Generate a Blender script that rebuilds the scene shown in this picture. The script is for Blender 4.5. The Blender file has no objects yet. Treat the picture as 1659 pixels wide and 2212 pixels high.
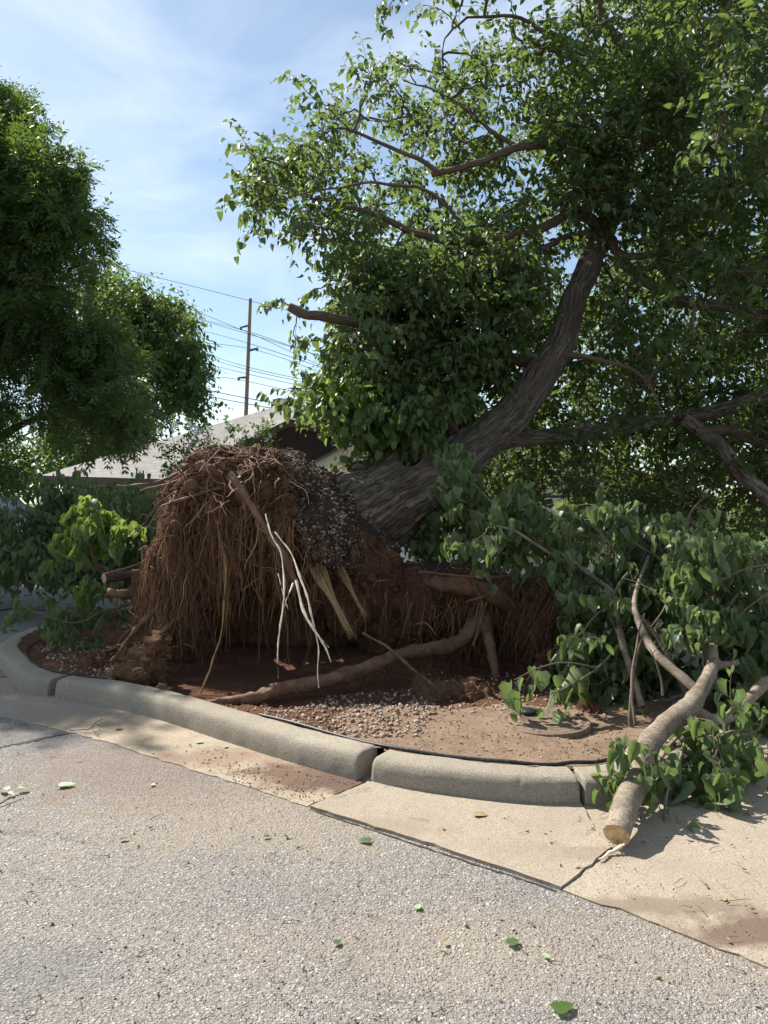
import bpy, math, random
import numpy as np
from mathutils import Vector
from mathutils.bvhtree import BVHTree
R = math.radians
random.seed(7); rng = np.random.default_rng(7)
sc = bpy.context.scene
COL = sc.collection

# ------------------------------------------------------------------ camera, sky, sun, exposure
F = 1600.0; CAMH = 1.55; HOR = 1085.0
PITCH = math.atan((1106-HOR)/F)
cam_d = bpy.data.cameras.new('camera'); cam = bpy.data.objects.new('camera', cam_d); COL.objects.link(cam)
cam_d.lens = F/2212*36; cam_d.sensor_width = 36; cam_d.clip_start = .05; cam_d.clip_end = 2000
cam.location = (0, 0, CAMH); cam.rotation_euler = (math.pi/2-PITCH, 0, 0)
sc.camera = cam
SUN_AZ = 51.0; SUN_EL = 47.5      # degrees left of the view direction, above the horizon
S = Vector((-math.sin(R(SUN_AZ))*math.cos(R(SUN_EL)), math.cos(R(SUN_AZ))*math.cos(R(SUN_EL)), math.sin(R(SUN_EL))))
sl = bpy.data.lights.new('sun', 'SUN'); sl.energy = 5.0; sl.angle = R(.53); sl.color = (1, .955, .88)
so = bpy.data.objects.new('sun', sl); COL.objects.link(so); so.rotation_euler = S.to_track_quat('Z', 'Y').to_euler()
w = bpy.data.worlds.new('World'); sc.world = w; w.use_nodes = True
nt = w.node_tree; nt.nodes.clear()
def wn(t, **k):
    n = nt.nodes.new(t)
    for a, b in k.items(): setattr(n, a, b)
    return n
sky = wn('ShaderNodeTexSky', sky_type='NISHITA', sun_disc=False)
sky.sun_elevation = R(SUN_EL); sky.sun_rotation = -R(SUN_AZ)
sky.air_density = 1.0; sky.dust_density = .7; sky.ozone_density = 1.6; sky.altitude = 300
tc = wn('ShaderNodeTexCoord'); mp = wn('ShaderNodeMapping'); mp.inputs['Scale'].default_value = (1.1, 1.1, 3.2); mp.inputs['Rotation'].default_value = (.3, .45, .2)
n1 = wn('ShaderNodeTexNoise'); n1.inputs['Scale'].default_value = 2.2; n1.inputs['Detail'].default_value = 7; n1.inputs['Roughness'].default_value = .55; n1.inputs['Distortion'].default_value = .5
rp = wn('ShaderNodeValToRGB'); rp.color_ramp.elements[0].position = .42; rp.color_ramp.elements[1].position = .78
rp.color_ramp.elements[0].color = (.10, .10, .10, 1); rp.color_ramp.elements[1].color = (.6, .6, .6, 1)
mx = wn('ShaderNodeMixRGB'); mx.inputs['Color2'].default_value = (8.6, 9.1, 9.6, 1)
bg = wn('ShaderNodeBackground'); bg.inputs['Strength'].default_value = .078
out = wn('ShaderNodeOutputWorld'); L = nt.links.new
L(tc.outputs['Generated'], mp.inputs['Vector']); L(mp.outputs[0], n1.inputs['Vector']); L(n1.outputs['Fac'], rp.inputs['Fac'])
tn = wn('ShaderNodeMixRGB', blend_type='MULTIPLY'); tn.inputs[0].default_value = 1; tn.inputs[2].default_value = (.98, 1.04, 1.0, 1); L(sky.outputs[0], tn.inputs[1])
L(rp.outputs['Color'], mx.inputs['Fac']); L(tn.outputs[0], mx.inputs['Color1']); L(mx.outputs[0], bg.inputs['Color']); L(bg.outputs[0], out.inputs['Surface'])
sc.view_settings.view_transform = 'Standard'; sc.view_settings.look = 'None'; sc.view_settings.exposure = 1.02; sc.view_settings.gamma = 1

# ------------------------------------------------------------------ helpers
cp, sp = math.cos(PITCH), math.sin(PITCH)
def ray(px, py):
    u, v = (px-829.5)/F, (1106-py)/F
    return np.array([u, cp+v*sp, -sp+v*cp])
def at(px, py, Y):
    d = ray(px, py); return d*(Y/d[1]) + np.array([0, 0, CAMH])
def gnd(px, py, z=0.0):
    d = ray(px, py); t = (z-CAMH)/d[2]; return d*t + np.array([0, 0, CAMH])
def proj(P):
    P = np.atleast_2d(P)-np.array([0, 0, CAMH])
    dep = P[:, 1]*cp - P[:, 2]*sp; up = P[:, 1]*sp + P[:, 2]*cp
    return np.stack([829.5+F*P[:, 0]/dep, 1106-F*up/dep], 1)
def hsh(i):
    i = (i ^ (i >> 15))*np.int64(2246822519) & 0xffffffff
    i = (i ^ (i >> 13))*np.int64(3266489917) & 0xffffffff
    return ((i ^ (i >> 16)) & 0xffffff)/float(0xffffff)
def vn(P):
    I = np.floor(P).astype(np.int64); f = P-I; f = f*f*(3-2*f); o = 0
    for dx in (0, 1):
        for dy in (0, 1):
            for dz in (0, 1):
                h = hsh(((I[:, 0]+dx)*73856093 ^ (I[:, 1]+dy)*19349663 ^ (I[:, 2]+dz)*83492791) & 0xffffffff)
                o = o + h*np.where(dx, f[:, 0], 1-f[:, 0])*np.where(dy, f[:, 1], 1-f[:, 1])*np.where(dz, f[:, 2], 1-f[:, 2])
    return o*2-1
def fbm(P, s, octv=4, g=.5):
    o = 0; a = 1
    for k in range(octv): o = o+a*vn(P*s+17.3*k); s *= 2.03; a *= g
    return o
def mk(name, V, quads=None, tris=None, mat=None, parent=None, smooth=True, uv=None, ngon=None):
    V = np.asarray(V, dtype=np.float32); me = bpy.data.meshes.new(name)
    me.vertices.add(len(V)); me.vertices.foreach_set('co', V.ravel())
    li = []; st = []; tot = 0
    for A in (quads, tris, ngon):
        if A is None or len(A) == 0: continue
        A = np.asarray(A, dtype=np.int32); k = A.shape[1]
        li.append(A.ravel()); st.append(tot+np.arange(len(A))*k); tot += A.size
    li = np.concatenate(li).astype(np.int32); st = np.concatenate(st).astype(np.int32)
    me.loops.add(tot); me.loops.foreach_set('vertex_index', li)
    me.polygons.add(len(st)); me.polygons.foreach_set('loop_start', st)
    me.update(calc_edges=True)
    if uv is not None:
        l = me.uv_layers.new(name='UVMap'); l.data.foreach_set('uv', np.asarray(uv, dtype=np.float32)[li].ravel())
    if smooth: me.polygons.foreach_set('use_smooth', np.ones(len(st), dtype=bool))
    me.validate()
    if mat: me.materials.append(mat)
    o = bpy.data.objects.new(name, me); COL.objects.link(o)
    if parent:
        o.parent = parent; o.matrix_parent_inverse = parent.matrix_world.inverted()
    return o
def thing(name, label, cat, loc=(0, 0, 0), group=None):
    o = bpy.data.objects.new(name, None); COL.objects.link(o); o.location = [float(c) for c in loc]; o.empty_display_size = .1
    o['label'] = label; o['category'] = cat
    if group: o['group'] = group
    bpy.context.view_layer.update() if False else None
    o.matrix_world = __import__('mathutils').Matrix.Translation(o.location)
    return o
def tag(o, label, cat, group=None):
    o['label'] = label; o['category'] = cat
    if group: o['group'] = group
    return o
def struct(o, kind='structure', label=None, cat=None):
    o['kind'] = kind
    if label: o['label'] = label
    if cat: o['category'] = cat
    return o
def nrm(A): return A/np.maximum(np.linalg.norm(A, axis=-1, keepdims=True), 1e-9)
def tubes(P, Rr, sides=6, ell=None):
    """P (N,K,3), Rr (N,K) -> V, quads, uv ; parallel transport frames"""
    P = np.asarray(P, float); Rr = np.asarray(Rr, float)
    if P.ndim == 2: P = P[None]; Rr = Rr[None]
    N, K, _ = P.shape
    T = np.empty_like(P); T[:, 1:-1] = P[:, 2:]-P[:, :-2]; T[:, 0] = P[:, 1]-P[:, 0]; T[:, -1] = P[:, -1]-P[:, -2]; T = nrm(T)
    ref = np.tile(np.array([0., 1., .05]), (N, 1)); bad = np.abs((T[:, 0]*ref).sum(1)) > .93; ref[bad] = (1, 0, .1)
    U = nrm(ref-T[:, 0]*(T[:, 0]*ref).sum(1, keepdims=True))
    ang = np.arange(sides+1)/sides*2*math.pi; V = np.empty((N, K, sides+1, 3)); uv = np.empty((N, K, sides+1, 2))
    seg = np.concatenate([np.zeros((N, 1)), np.cumsum(np.linalg.norm(P[:, 1:]-P[:, :-1], axis=2), 1)], 1)
    rm = Rr.max(1)
    for k in range(K):
        if k: U = nrm(U-T[:, k]*(T[:, k]*U).sum(1, keepdims=True))
        W = np.cross(T[:, k], U)
        V[:, k] = P[:, k, None]+Rr[:, k, None, None]*(np.cos(ang)[None, :, None]*U[:, None]+np.sin(ang)[None, :, None]*W[:, None])
        uv[:, k, :, 0] = (ang/(2*math.pi))[None]*(2*math.pi*rm)[:, None]; uv[:, k, :, 1] = seg[:, k, None]
    b = (np.arange(N)*K*(sides+1))[:, None, None]; k = np.arange(K-1)[None, :, None]*(sides+1); s = np.arange(sides)[None, None]
    a = b+k+s; q = np.stack([a, a+1, a+sides+2, a+sides+1], -1).reshape(-1, 4)
    return V.reshape(-1, 3), q, uv.reshape(-1, 2)
class Acc:
    def __init__(s): s.V = []; s.Q = []; s.T = []; s.U = []; s.n = 0
    def add(s, V, Q=None, T=None, U=None):
        if len(V) == 0: return
        s.V.append(V); s.U.append(U if U is not None else np.zeros((len(V), 2)))
        if Q is not None and len(Q): s.Q.append(np.asarray(Q)+s.n)
        if T is not None and len(T): s.T.append(np.asarray(T)+s.n)
        s.n += len(V)
    def build(s, name, mat, parent=None, smooth=True):
        return mk(name, np.concatenate(s.V), np.concatenate(s.Q) if s.Q else None, np.concatenate(s.T) if s.T else None, mat, parent, smooth, np.concatenate(s.U))
def smoothpath(pts, n):
    """Catmull-Rom through pts (m,d)"""
    pts = np.asarray(pts, float); m = len(pts); e = np.vstack([2*pts[0]-pts[1], pts, 2*pts[-1]-pts[-2]])
    t = np.linspace(0, m-1-1e-6, n); i = t.astype(int); f = (t-i)[:, None]
    a, b, c, d = e[i], e[i+1], e[i+2], e[i+3]
    return .5*((2*b)+(-a+c)*f+(2*a-5*b+4*c-d)*f*f+(-a+3*b-3*c+d)*f**3)
def limbpts(L_): # list of (px,py,Y,r)
    return np.array([list(at(a, b, c))+[r] for a, b, c, r in L_])
def limb(L_, n=24, world=False, wob=.012, seed=0):
    A = smoothpath(L_ if world else limbpts(L_), n); P = A[:, :3].copy()
    for k in range(3): P[:, k] += fbm(A[:, :3]+seed*3.1+k*9.7, 2.5, 3)*wob
    return P, np.maximum(A[:, 3], .002)
ICO_V = None
def ico():
    t = (1+5**.5)/2
    V = np.array([(-1, t, 0), (1, t, 0), (-1, -t, 0), (1, -t, 0), (0, -1, t), (0, 1, t), (0, -1, -t), (0, 1, -t), (t, 0, -1), (t, 0, 1), (-t, 0, -1), (-t, 0, 1)], float)
    Fc = np.array([(0, 11, 5), (0, 5, 1), (0, 1, 7), (0, 7, 10), (0, 10, 11), (1, 5, 9), (5, 11, 4), (11, 10, 2), (10, 7, 6), (7, 1, 8), (3, 9, 4), (3, 4, 2), (3, 2, 6), (3, 6, 8), (3, 8, 9), (4, 9, 5), (2, 4, 11), (6, 2, 10), (8, 6, 7), (9, 8, 1)])
    return nrm(V), Fc
def subdiv(V, Fc):
    V = list(map(tuple, V)); c = {}; out = []
    def mid(a, b):
        k = (min(a, b), max(a, b))
        if k not in c: m = np.array(V[a])+np.array(V[b]); m /= np.linalg.norm(m); c[k] = len(V); V.append(tuple(m))
        return c[k]
    for a, b, d in Fc:
        e, f, g = mid(a, b), mid(b, d), mid(d, a); out += [(a, e, g), (b, f, e), (d, g, f), (e, f, g)]
    return np.array(V), np.array(out)
def randrot(n):
    q = nrm(rng.normal(size=(n, 4))); a, b, c, d = q.T
    return np.stack([1-2*(c*c+d*d), 2*(b*c-a*d), 2*(b*d+a*c), 2*(b*c+a*d), 1-2*(b*b+d*d), 2*(c*d-a*b), 2*(b*d-a*c), 2*(c*d+a*b), 1-2*(b*b+c*c)], 1).reshape(n, 3, 3)
def pebbles(acc, C, size, sub=0, flat=.62):
    V0, F0 = ico()
    for _ in range(sub): V0, F0 = subdiv(V0, F0)
    n = len(C); sz = np.asarray(size).reshape(-1, 1, 1)*np.ones((n, 1, 1))
    sc3 = np.stack([rng.uniform(.8, 1.3, n), rng.uniform(.7, 1.1, n), rng.uniform(flat-.12, flat+.12, n)], 1)[:, None]
    jit = 1+rng.uniform(-.13, .13, (n, len(V0), 1))
    V = np.einsum('nij,nvj->nvi', randrot(n), V0[None]*sc3*jit)*sz+C[:, None]
    acc.add(V.reshape(-1, 3), T=(F0[None]+(np.arange(n)*len(V0))[:, None, None]).reshape(-1, 3), U=np.repeat(rng.random((n, 2)), len(V0), 0))

# ------------------------------------------------------------------ materials
class Mt:
    def __init__(s, name):
        s.m = bpy.data.materials.new(name); s.m.use_nodes = True; s.t = s.m.node_tree; s.b = s.t.nodes['Principled BSDF']; s.L = s.t.links.new
        s.b.inputs['Specular IOR Level'].default_value = .3; s.b.inputs['Roughness'].default_value = .8
        s.tc = s.t.nodes.new('ShaderNodeTexCoord'); s.geo = s.t.nodes.new('ShaderNodeNewGeometry')
    def vec(s, kind='Object', scale=(1, 1, 1), rot=(0, 0, 0), loc=(0, 0, 0)):
        m = s.t.nodes.new('ShaderNodeMapping'); m.inputs['Scale'].default_value = scale; m.inputs['Rotation'].default_value = rot; m.inputs['Location'].default_value = loc
        s.L(s.geo.outputs['Position'] if kind == 'World' else s.tc.outputs[kind], m.inputs[0]); return m.outputs[0]
    def noise(s, v, scale, det=5, rough=.55, dist=0):
        n = s.t.nodes.new('ShaderNodeTexNoise'); n.inputs['Scale'].default_value = scale; n.inputs['Detail'].default_value = det; n.inputs['Roughness'].default_value = rough; n.inputs['Distortion'].default_value = dist
        s.L(v, n.inputs['Vector']); return n.outputs['Fac']
    def vor(s, v, scale, feat='F1', out='Distance', rnd=1):
        n = s.t.nodes.new('ShaderNodeTexVoronoi'); n.feature = feat; n.inputs['Scale'].default_value = scale; n.inputs['Randomness'].default_value = rnd
        s.L(v, n.inputs['Vector']); return n.outputs[out]
    def ramp(s, x, stops):
        n = s.t.nodes.new('ShaderNodeValToRGB'); e = n.color_ramp.elements
        while len(e) < len(stops): e.new(.5)
        for el, (p, c) in zip(e, stops): el.position = p; el.color = (c, c, c, 1) if isinstance(c, (int, float)) else (*c, 1)
        s.L(x, n.inputs[0]); return n.outputs[0]
    def mix(s, f, a, b, mode='MIX'):
        n = s.t.nodes.new('ShaderNodeMixRGB'); n.blend_type = mode
        for i, x in enumerate((f, a, b)):
            if hasattr(x, 'is_linked') or hasattr(x, 'links'): s.L(x, n.inputs[i])
            else: n.inputs[i].default_value = x if i == 0 else ((x, x, x, 1) if isinstance(x, (int, float)) else (*x, 1))
        return n.outputs[0]
    def math(s, op, a, b=0.0, clamp=False):
        n = s.t.nodes.new('ShaderNodeMath'); n.operation = op; n.use_clamp = clamp
        for i, x in enumerate((a, b)):
            if hasattr(x, 'links'): s.L(x, n.inputs[i])
            else: n.inputs[i].default_value = x
        return n.outputs[0]
    def sep(s, v):
        n = s.t.nodes.new('ShaderNodeSeparateXYZ'); s.L(v, n.inputs[0]); return n.outputs
    def bump(s, h, strength=.5, dist=.01):
        n = s.t.nodes.new('ShaderNodeBump'); n.inputs['Strength'].default_value = strength; n.inputs['Distance'].default_value = dist
        s.L(h, n.inputs['Height'])
        if s.b.inputs['Normal'].is_linked: s.L(s.b.inputs['Normal'].links[0].from_socket, n.inputs['Normal'])
        s.L(n.outputs[0], s.b.inputs['Normal'])
    def col(s, c):
        if hasattr(c, 'links'): s.L(c, s.b.inputs['Base Color'])
        else: s.b.inputs['Base Color'].default_value = (*c, 1)
    def rough(s, r): s.b.inputs['Roughness'].default_value = r

def spot(m, x, y, rx, ry, edge=.3, ns=5.5):
    """soft-edged stain mask centred at a place on the ground, broken up by noise"""
    v = m.vec('World', (1/rx, 1/ry, 0), loc=(-x/rx, -y/ry, 0)); n = m.t.nodes.new('ShaderNodeVectorMath'); n.operation = 'LENGTH'; m.L(v, n.inputs[0])
    d = m.math('ADD', n.outputs['Value'], m.math('MULTIPLY', m.math('SUBTRACT', m.noise(m.vec('World'), ns, 6, .65), .5), 2.2))
    return m.ramp(d, [(max(0, .75-edge), 1), (min(1, .75+edge*.6), 0)])

# asphalt with exposed stones
M = Mt('asphalt'); v = M.vec('World')
vd = M.noise(v, 30, 3)
wv = M.t.nodes.new('ShaderNodeVectorMath'); wv.operation = 'ADD'; sclv = M.t.nodes.new('ShaderNodeVectorMath'); sclv.operation = 'SCALE'; sclv.inputs['Scale'].default_value = .012
nz = M.t.nodes.new('ShaderNodeTexNoise'); nz.inputs['Scale'].default_value = 60; M.L(v, nz.inputs['Vector']); M.L(nz.outputs['Color'], sclv.inputs[0]); M.L(v, wv.inputs[0]); M.L(sclv.outputs[0], wv.inputs[1]); vw = wv.outputs[0]
d1 = M.vor(vw, 88); c1 = M.vor(vw, 88, out='Color'); d2 = M.vor(vw, 200); c2 = M.vor(vw, 200, out='Color')
stone = M.ramp(M.sep(c1)[0], [(0, (.19, .17, .152)), (.35, (.30, .275, .25)), (.7, (.42, .39, .355)), (1, (.60, .57, .525))])
small = M.ramp(M.sep(c2)[0], [(0, (.16, .142, .126)), (1, (.38, .35, .315))])
has = M.ramp(M.sep(c1)[1], [(.42, 0), (.5, 1)])
inst = M.math('MULTIPLY', has, M.ramp(d1, [(.42, 1), (.58, 0)]))
base = M.mix(inst, small, stone)
gap = M.ramp(d2, [(.3, 1), (.75, .62)])
base = M.mix(1, base, gap, 'MULTIPLY')
big = M.ramp(M.noise(v, 1.1, 4, .6), [(.3, (.84, .84, .86)), (.7, (1.08, 1.06, 1.03))]); base = M.mix(1, base, big, 'MULTIPLY')
g1 = gnd(560, 1760); g2 = gnd(330, 1650); g3 = gnd(1250, 2050); g4 = gnd(60, 1590); g5 = gnd(60, 2110)
tan = (.30, .235, .165)
base = M.mix(M.math('MULTIPLY', spot(M, g1[0], g1[1], 1.3, .6), .38), base, tan)
base = M.mix(M.math('MULTIPLY', spot(M, g2[0], g2[1], 1.1, .8), .5), base, (.2, .14, .1))
base = M.mix(M.math('MULTIPLY', spot(M, g3[0], g3[1], 1.5, .35), .3), base, tan)
base = M.mix(M.math('MULTIPLY', spot(M, g4[0], g4[1], .8, .35), .6), base, (.13, .125, .125))
base = M.mix(M.math('MULTIPLY', spot(M, g5[0], g5[1], .35, .3), .45), base, (.13, .13, .13))
speck = M.ramp(M.noise(v, 9, 6, .7), [(.62, 0), (.7, 1)])
base = M.mix(M.math('MULTIPLY', speck, .35), base, (.16, .115, .085))
ck = M.vor(M.vec('World', (1, 1, 0)), .75, 'DISTANCE_TO_EDGE'); ck = M.math('ADD', ck, M.math('MULTIPLY', M.math('SUBTRACT', M.noise(v, 7, 7, .75), .5), .22)); ck = M.ramp(M.math('ABSOLUTE', ck), [(0, 1), (.006, 0)])
base = M.mix(M.math('MULTIPLY', M.math('MULTIPLY', ck, M.ramp(M.noise(v, .7, 2), [(.48, 0), (.55, 1)])), .55), base, (.07, .06, .05))
M.col(base); M.rough(.85)
h = M.math('MULTIPLY', M.math('SUBTRACT', .7, d1), has); h2 = M.math('SUBTRACT', .6, d2)
M.bump(h2, .7, .006); M.bump(M.math('MAXIMUM', h, 0), .85, .011); M.bump(M.noise(v, 14, 5), .4, .02)
m_asphalt = M.m

def concrete(name, a, b, stains, seed=0, fine=.5, vstreak=False):
    M = Mt(name); v = M.vec('World', loc=(seed, seed*2, 0))
    c = M.mix(M.ramp(M.noise(v, 2.3, 6, .6), [(.3, 0), (.7, 1)]), a, b)
    c = M.mix(M.math('MULTIPLY', M.ramp(M.noise(v, 1.1, 8, .7, .6), [(.42, 0), (.62, 1)]), .45), c, tuple(x*.72 for x in a))
    c = M.mix(M.math('MULTIPLY', M.ramp(M.noise(v, 110, 4, .75), [(.38, 1), (.6, 0)]), .75), c, tuple(x*.45 for x in a))
    c = M.mix(M.math('MULTIPLY', M.ramp(M.noise(v, 260, 2), [(.55, 0), (.66, 1)]), .35), c, (.6, .55, .46))
    c = M.mix(M.math('MULTIPLY', M.ramp(M.noise(v, 8, 8, .75), [(.5, 0), (.75, 1)]), .4), c, tuple(x*.6 for x in b))
    ck = M.vor(v, 1.15, 'DISTANCE_TO_EDGE'); nzk = M.math('ADD', ck, M.math('MULTIPLY', M.math('SUBTRACT', M.noise(v, 9, 6, .7), .5), .12)); hair = M.ramp(M.math('ABSOLUTE', nzk), [(.0, 1), (.004, 0)]); c = M.mix(M.math('MULTIPLY', M.math('MULTIPLY', hair, M.ramp(M.noise(v, .9, 2), [(.5, 0), (.56, 1)])), .6), c, (.07, .055, .045))
    c = M.mix(M.math('MULTIPLY', M.ramp(M.noise(M.vec('World', (1, 3.5, 1), rot=(0, 0, .6), loc=(seed, 0, 0)), 1.6, 6, .6), [(.52, 0), (.7, 1)]), .35), c, tuple(x*.62 for x in b))
    for (x, y, rx, ry, col_, am) in stains: c = M.mix(M.math('MULTIPLY', spot(M, x, y, rx, ry), am), c, col_)
    M.col(c); M.rough(.9)
    M.bump(M.noise(v, 170, 5, .7), fine, .006); M.bump(M.noise(v, 12, 6, .6), .25, .015)
    if vstreak: M.bump(M.noise(M.vec('World', (1, 1, .12)), 190, 3), .45, .005)
    return M.m
s1 = gnd(690, 1680); s2 = gnd(480, 1630); s3 = gnd(1640, 2010); s4 = gnd(1270, 1850); s5 = gnd(60, 1530)
m_gutter = concrete('gutter_concrete', (.35, .275, .19), (.41, .335, .245), [(s1[0], s1[1]+.02, .62, .30, (.12, .072, .048), .95), (s1[0]+.2, s1[1]-.1, .4, .22, (.10, .06, .042), .9), (s2[0], s2[1]-.06, .5, .2, (.2, .13, .09), .7), (s5[0], s5[1], 1, .4, (.27, .23, .2), .7)], 1)
m_slab = concrete('slab_concrete', (.33, .27, .20), (.39, .325, .245), [(s3[0]+.15, s3[1]-.02, .6, .16, (.12, .08, .055), .9), (s3[0]-.35, s3[1]+.16, .6, .09, (.17, .125, .09), .7), (s4[0], s4[1], .3, .1, (.2, .15, .11), .5), (s4[0]-.9, s4[1]+.25, .5, .12, (.22, .17, .12), .45)], 5)
m_drive = concrete('driveway_concrete', (.26, .245, .23), (.33, .31, .29), [], 9)
m_kerb = concrete('kerb_concrete', (.33, .28, .215), (.44, .385, .30), [], 3, 1.0, True)
m_joint = Mt('tar_joint'); m_joint.col((.05, .045, .042)); m_joint = m_joint.m

def soil(name, a, b, c_, s=1, bs=.9, dist=.03):
    M = Mt(name); v = M.vec('World')
    c = M.mix(M.ramp(M.noise(v, 7*s, 7, .7), [(.3, 0), (.72, 1)]), a, b)
    c = M.mix(M.math('MULTIPLY', M.ramp(M.noise(v, 60*s, 4, .7), [(.5, 0), (.68, 1)]), .7), c, c_)
    M.col(c); M.rough(.95); M.b.inputs['Specular IOR Level'].default_value = .1
    M.bump(M.noise(v, 45*s, 8, .75), bs, dist); M.bump(M.noise(v, 160*s, 4, .7), .7, .008); return M.m
m_soil = soil('red_soil', (.085, .04, .025), (.16, .078, .048), (.24, .135, .085))
m_clod = soil('clod_soil', (.15, .075, .042), (.25, .14, .085), (.33, .2, .12), 1.4, 1, .04)
m_dark = soil('topsoil', (.045, .033, .027), (.085, .06, .045), (.12, .09, .07))
m_bed = soil('sandy_bed', (.185, .125, .085), (.30, .21, .145), (.38, .28, .2), 1.0, .9, .02)
m_grass = soil('lawn', (.05, .08, .02), (.09, .12, .04), (.12, .15, .06), .5)

def peb(name, stops):
    M = Mt(name); M.col(M.ramp(M.geo.outputs['Random Per Island'], stops)); M.rough(.75); M.bump(M.noise(M.vec('World'), 150, 3), .2, .004); return M.m
m_peb = peb('pebble', [(0, (.12, .07, .045)), (.35, (.21, .14, .095)), (.7, (.30, .22, .16)), (1, (.44, .36, .28))])
m_pebd = peb('dusty_pebble', [(0, (.06, .04, .028)), (.5, (.15, .105, .078)), (.85, (.26, .2, .15)), (1, (.4, .34, .27))])

def bark(name, a, b, su, sv, depth, bs=1.0):
    M = Mt(name); v = M.vec('UV', (su, sv, 1))
    n0 = M.t.nodes.new('ShaderNodeTexNoise'); n0.inputs['Scale'].default_value = .6; n0.inputs['Detail'].default_value = 3; M.L(v, n0.inputs['Vector'])
    ad = M.t.nodes.new('ShaderNodeVectorMath'); ad.operation = 'MULTIPLY_ADD'; M.L(n0.outputs['Color'], ad.inputs[0]); ad.inputs[1].default_value = (1.6, 1.6, 0); M.L(v, ad.inputs[2]); vv = ad.outputs[0]
    d = M.vor(vv, 1, 'DISTANCE_TO_EDGE'); r = M.ramp(d, [(0, 0), (.22, 1)]); n = M.noise(vv, 3.5, 6, .7)
    rg = M.math('ABSOLUTE', M.math('SUBTRACT', M.noise(M.vec('UV', (su*.62, sv*.3, 1)), 1, 5, .62, .8), .5)); rg = M.ramp(rg, [(0, 0), (.09, 1)])
    hh = M.math('ADD', M.math('ADD', M.math('MULTIPLY', r, .3), M.math('MULTIPLY', n, .45)), M.math('MULTIPLY', rg, .42))
    c = M.mix(M.ramp(hh, [(.2, 0), (.9, 1)]), a, b)
    c = M.mix(M.math('MULTIPLY', M.ramp(M.noise(M.vec('World'), 3, 5), [(.5, 0), (.75, 1)]), .4), c, tuple(x*.7 for x in b))
    M.col(c); M.rough(.85); M.bump(hh, bs, depth); M.bump(M.noise(M.vec('World'), 140, 4), .4, .004); return M.m
m_bark = bark('furrowed_bark', (.035, .026, .021), (.27, .215, .175), 24, 7.5, .03)
m_bark2 = bark('limb_bark', (.06, .042, .032), (.15, .105, .08), 30, 9, .008, .7)
def smoothbark(name, a, b, c_):
    M = Mt(name); v = M.vec('UV', (1, 1, 1))
    c = M.mix(M.ramp(M.noise(M.vec('World'), 9, 6, .65), [(.35, 0), (.68, 1)]), a, b)
    ring = M.ramp(M.noise(M.vec('UV', (12, 110, 1)), 1, 4, .7), [(.56, 0), (.66, 1)])
    c = M.mix(M.math('MULTIPLY', ring, .75), c, c_)
    c = M.mix(M.math('MULTIPLY', M.ramp(M.noise(M.vec('World'), 150, 4, .75), [(.5, 0), (.6, 1)]), .8), c, c_)
    c = M.mix(M.math('MULTIPLY', M.ramp(M.noise(M.vec('World'), 5, 7, .72, .4), [(.5, 0), (.62, 1)]), .6), c, tuple(x*.5 for x in a))
    M.col(c); M.rough(.75); M.bump(M.math('SUBTRACT', 1, ring), .6, .005); M.bump(M.noise(M.vec('World'), 60, 5), .35, .006); return M.m
m_log = smoothbark('young_bark', (.19, .145, .105), (.34, .275, .205), (.055, .042, .032))
m_twig = smoothbark('twig_bark', (.13, .1, .065), (.22, .17, .12), (.08, .06, .045))
m_root = smoothbark('root_bark', (.15, .075, .045), (.27, .15, .09), (.06, .032, .022))
M = Mt('root_fibre'); M.col(M.ramp(M.geo.outputs['Random Per Island'], [(0, (.05, .024, .015)), (.45, (.13, .058, .033)), (.85, (.25, .13, .07)), (1, (.42, .25, .14))])); M.rough(.7); m_fib = M.m
M = Mt('root_fibre_pale'); M.col(M.ramp(M.geo.outputs['Random Per Island'], [(0, (.16, .08, .035)), (.6, (.26, .14, .06)), (1, (.36, .22, .11))])); M.rough(.7); m_fib2 = M.m
M = Mt('peeled_root'); M.col(M.mix(M.ramp(M.noise(M.vec('World'), 22, 5, .7), [(.42, 0), (.62, 1)]), (.78, .70, .54), (.58, .45, .30))); M.rough(.5); m_white = M.m
M = Mt('split_wood'); M.col(M.ramp(M.geo.outputs['Random Per Island'], [(0, (.16, .08, .035)), (.35, (.38, .22, .10)), (.8, (.58, .38, .19)), (1, (.74, .56, .33))])); M.rough(.6); m_split = M.m
M = Mt('sawn_wood'); v = M.vec('Object')
M.col(M.mix(M.ramp(M.noise(M.vec('World'), 40, 5), [(.35, 0), (.7, 1)]), (.60, .45, .25), (.36, .22, .11))); M.rough(.8); M.bump(M.noise(M.vec('World'), 150, 3), .5, .004); m_sawn = M.m

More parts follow.
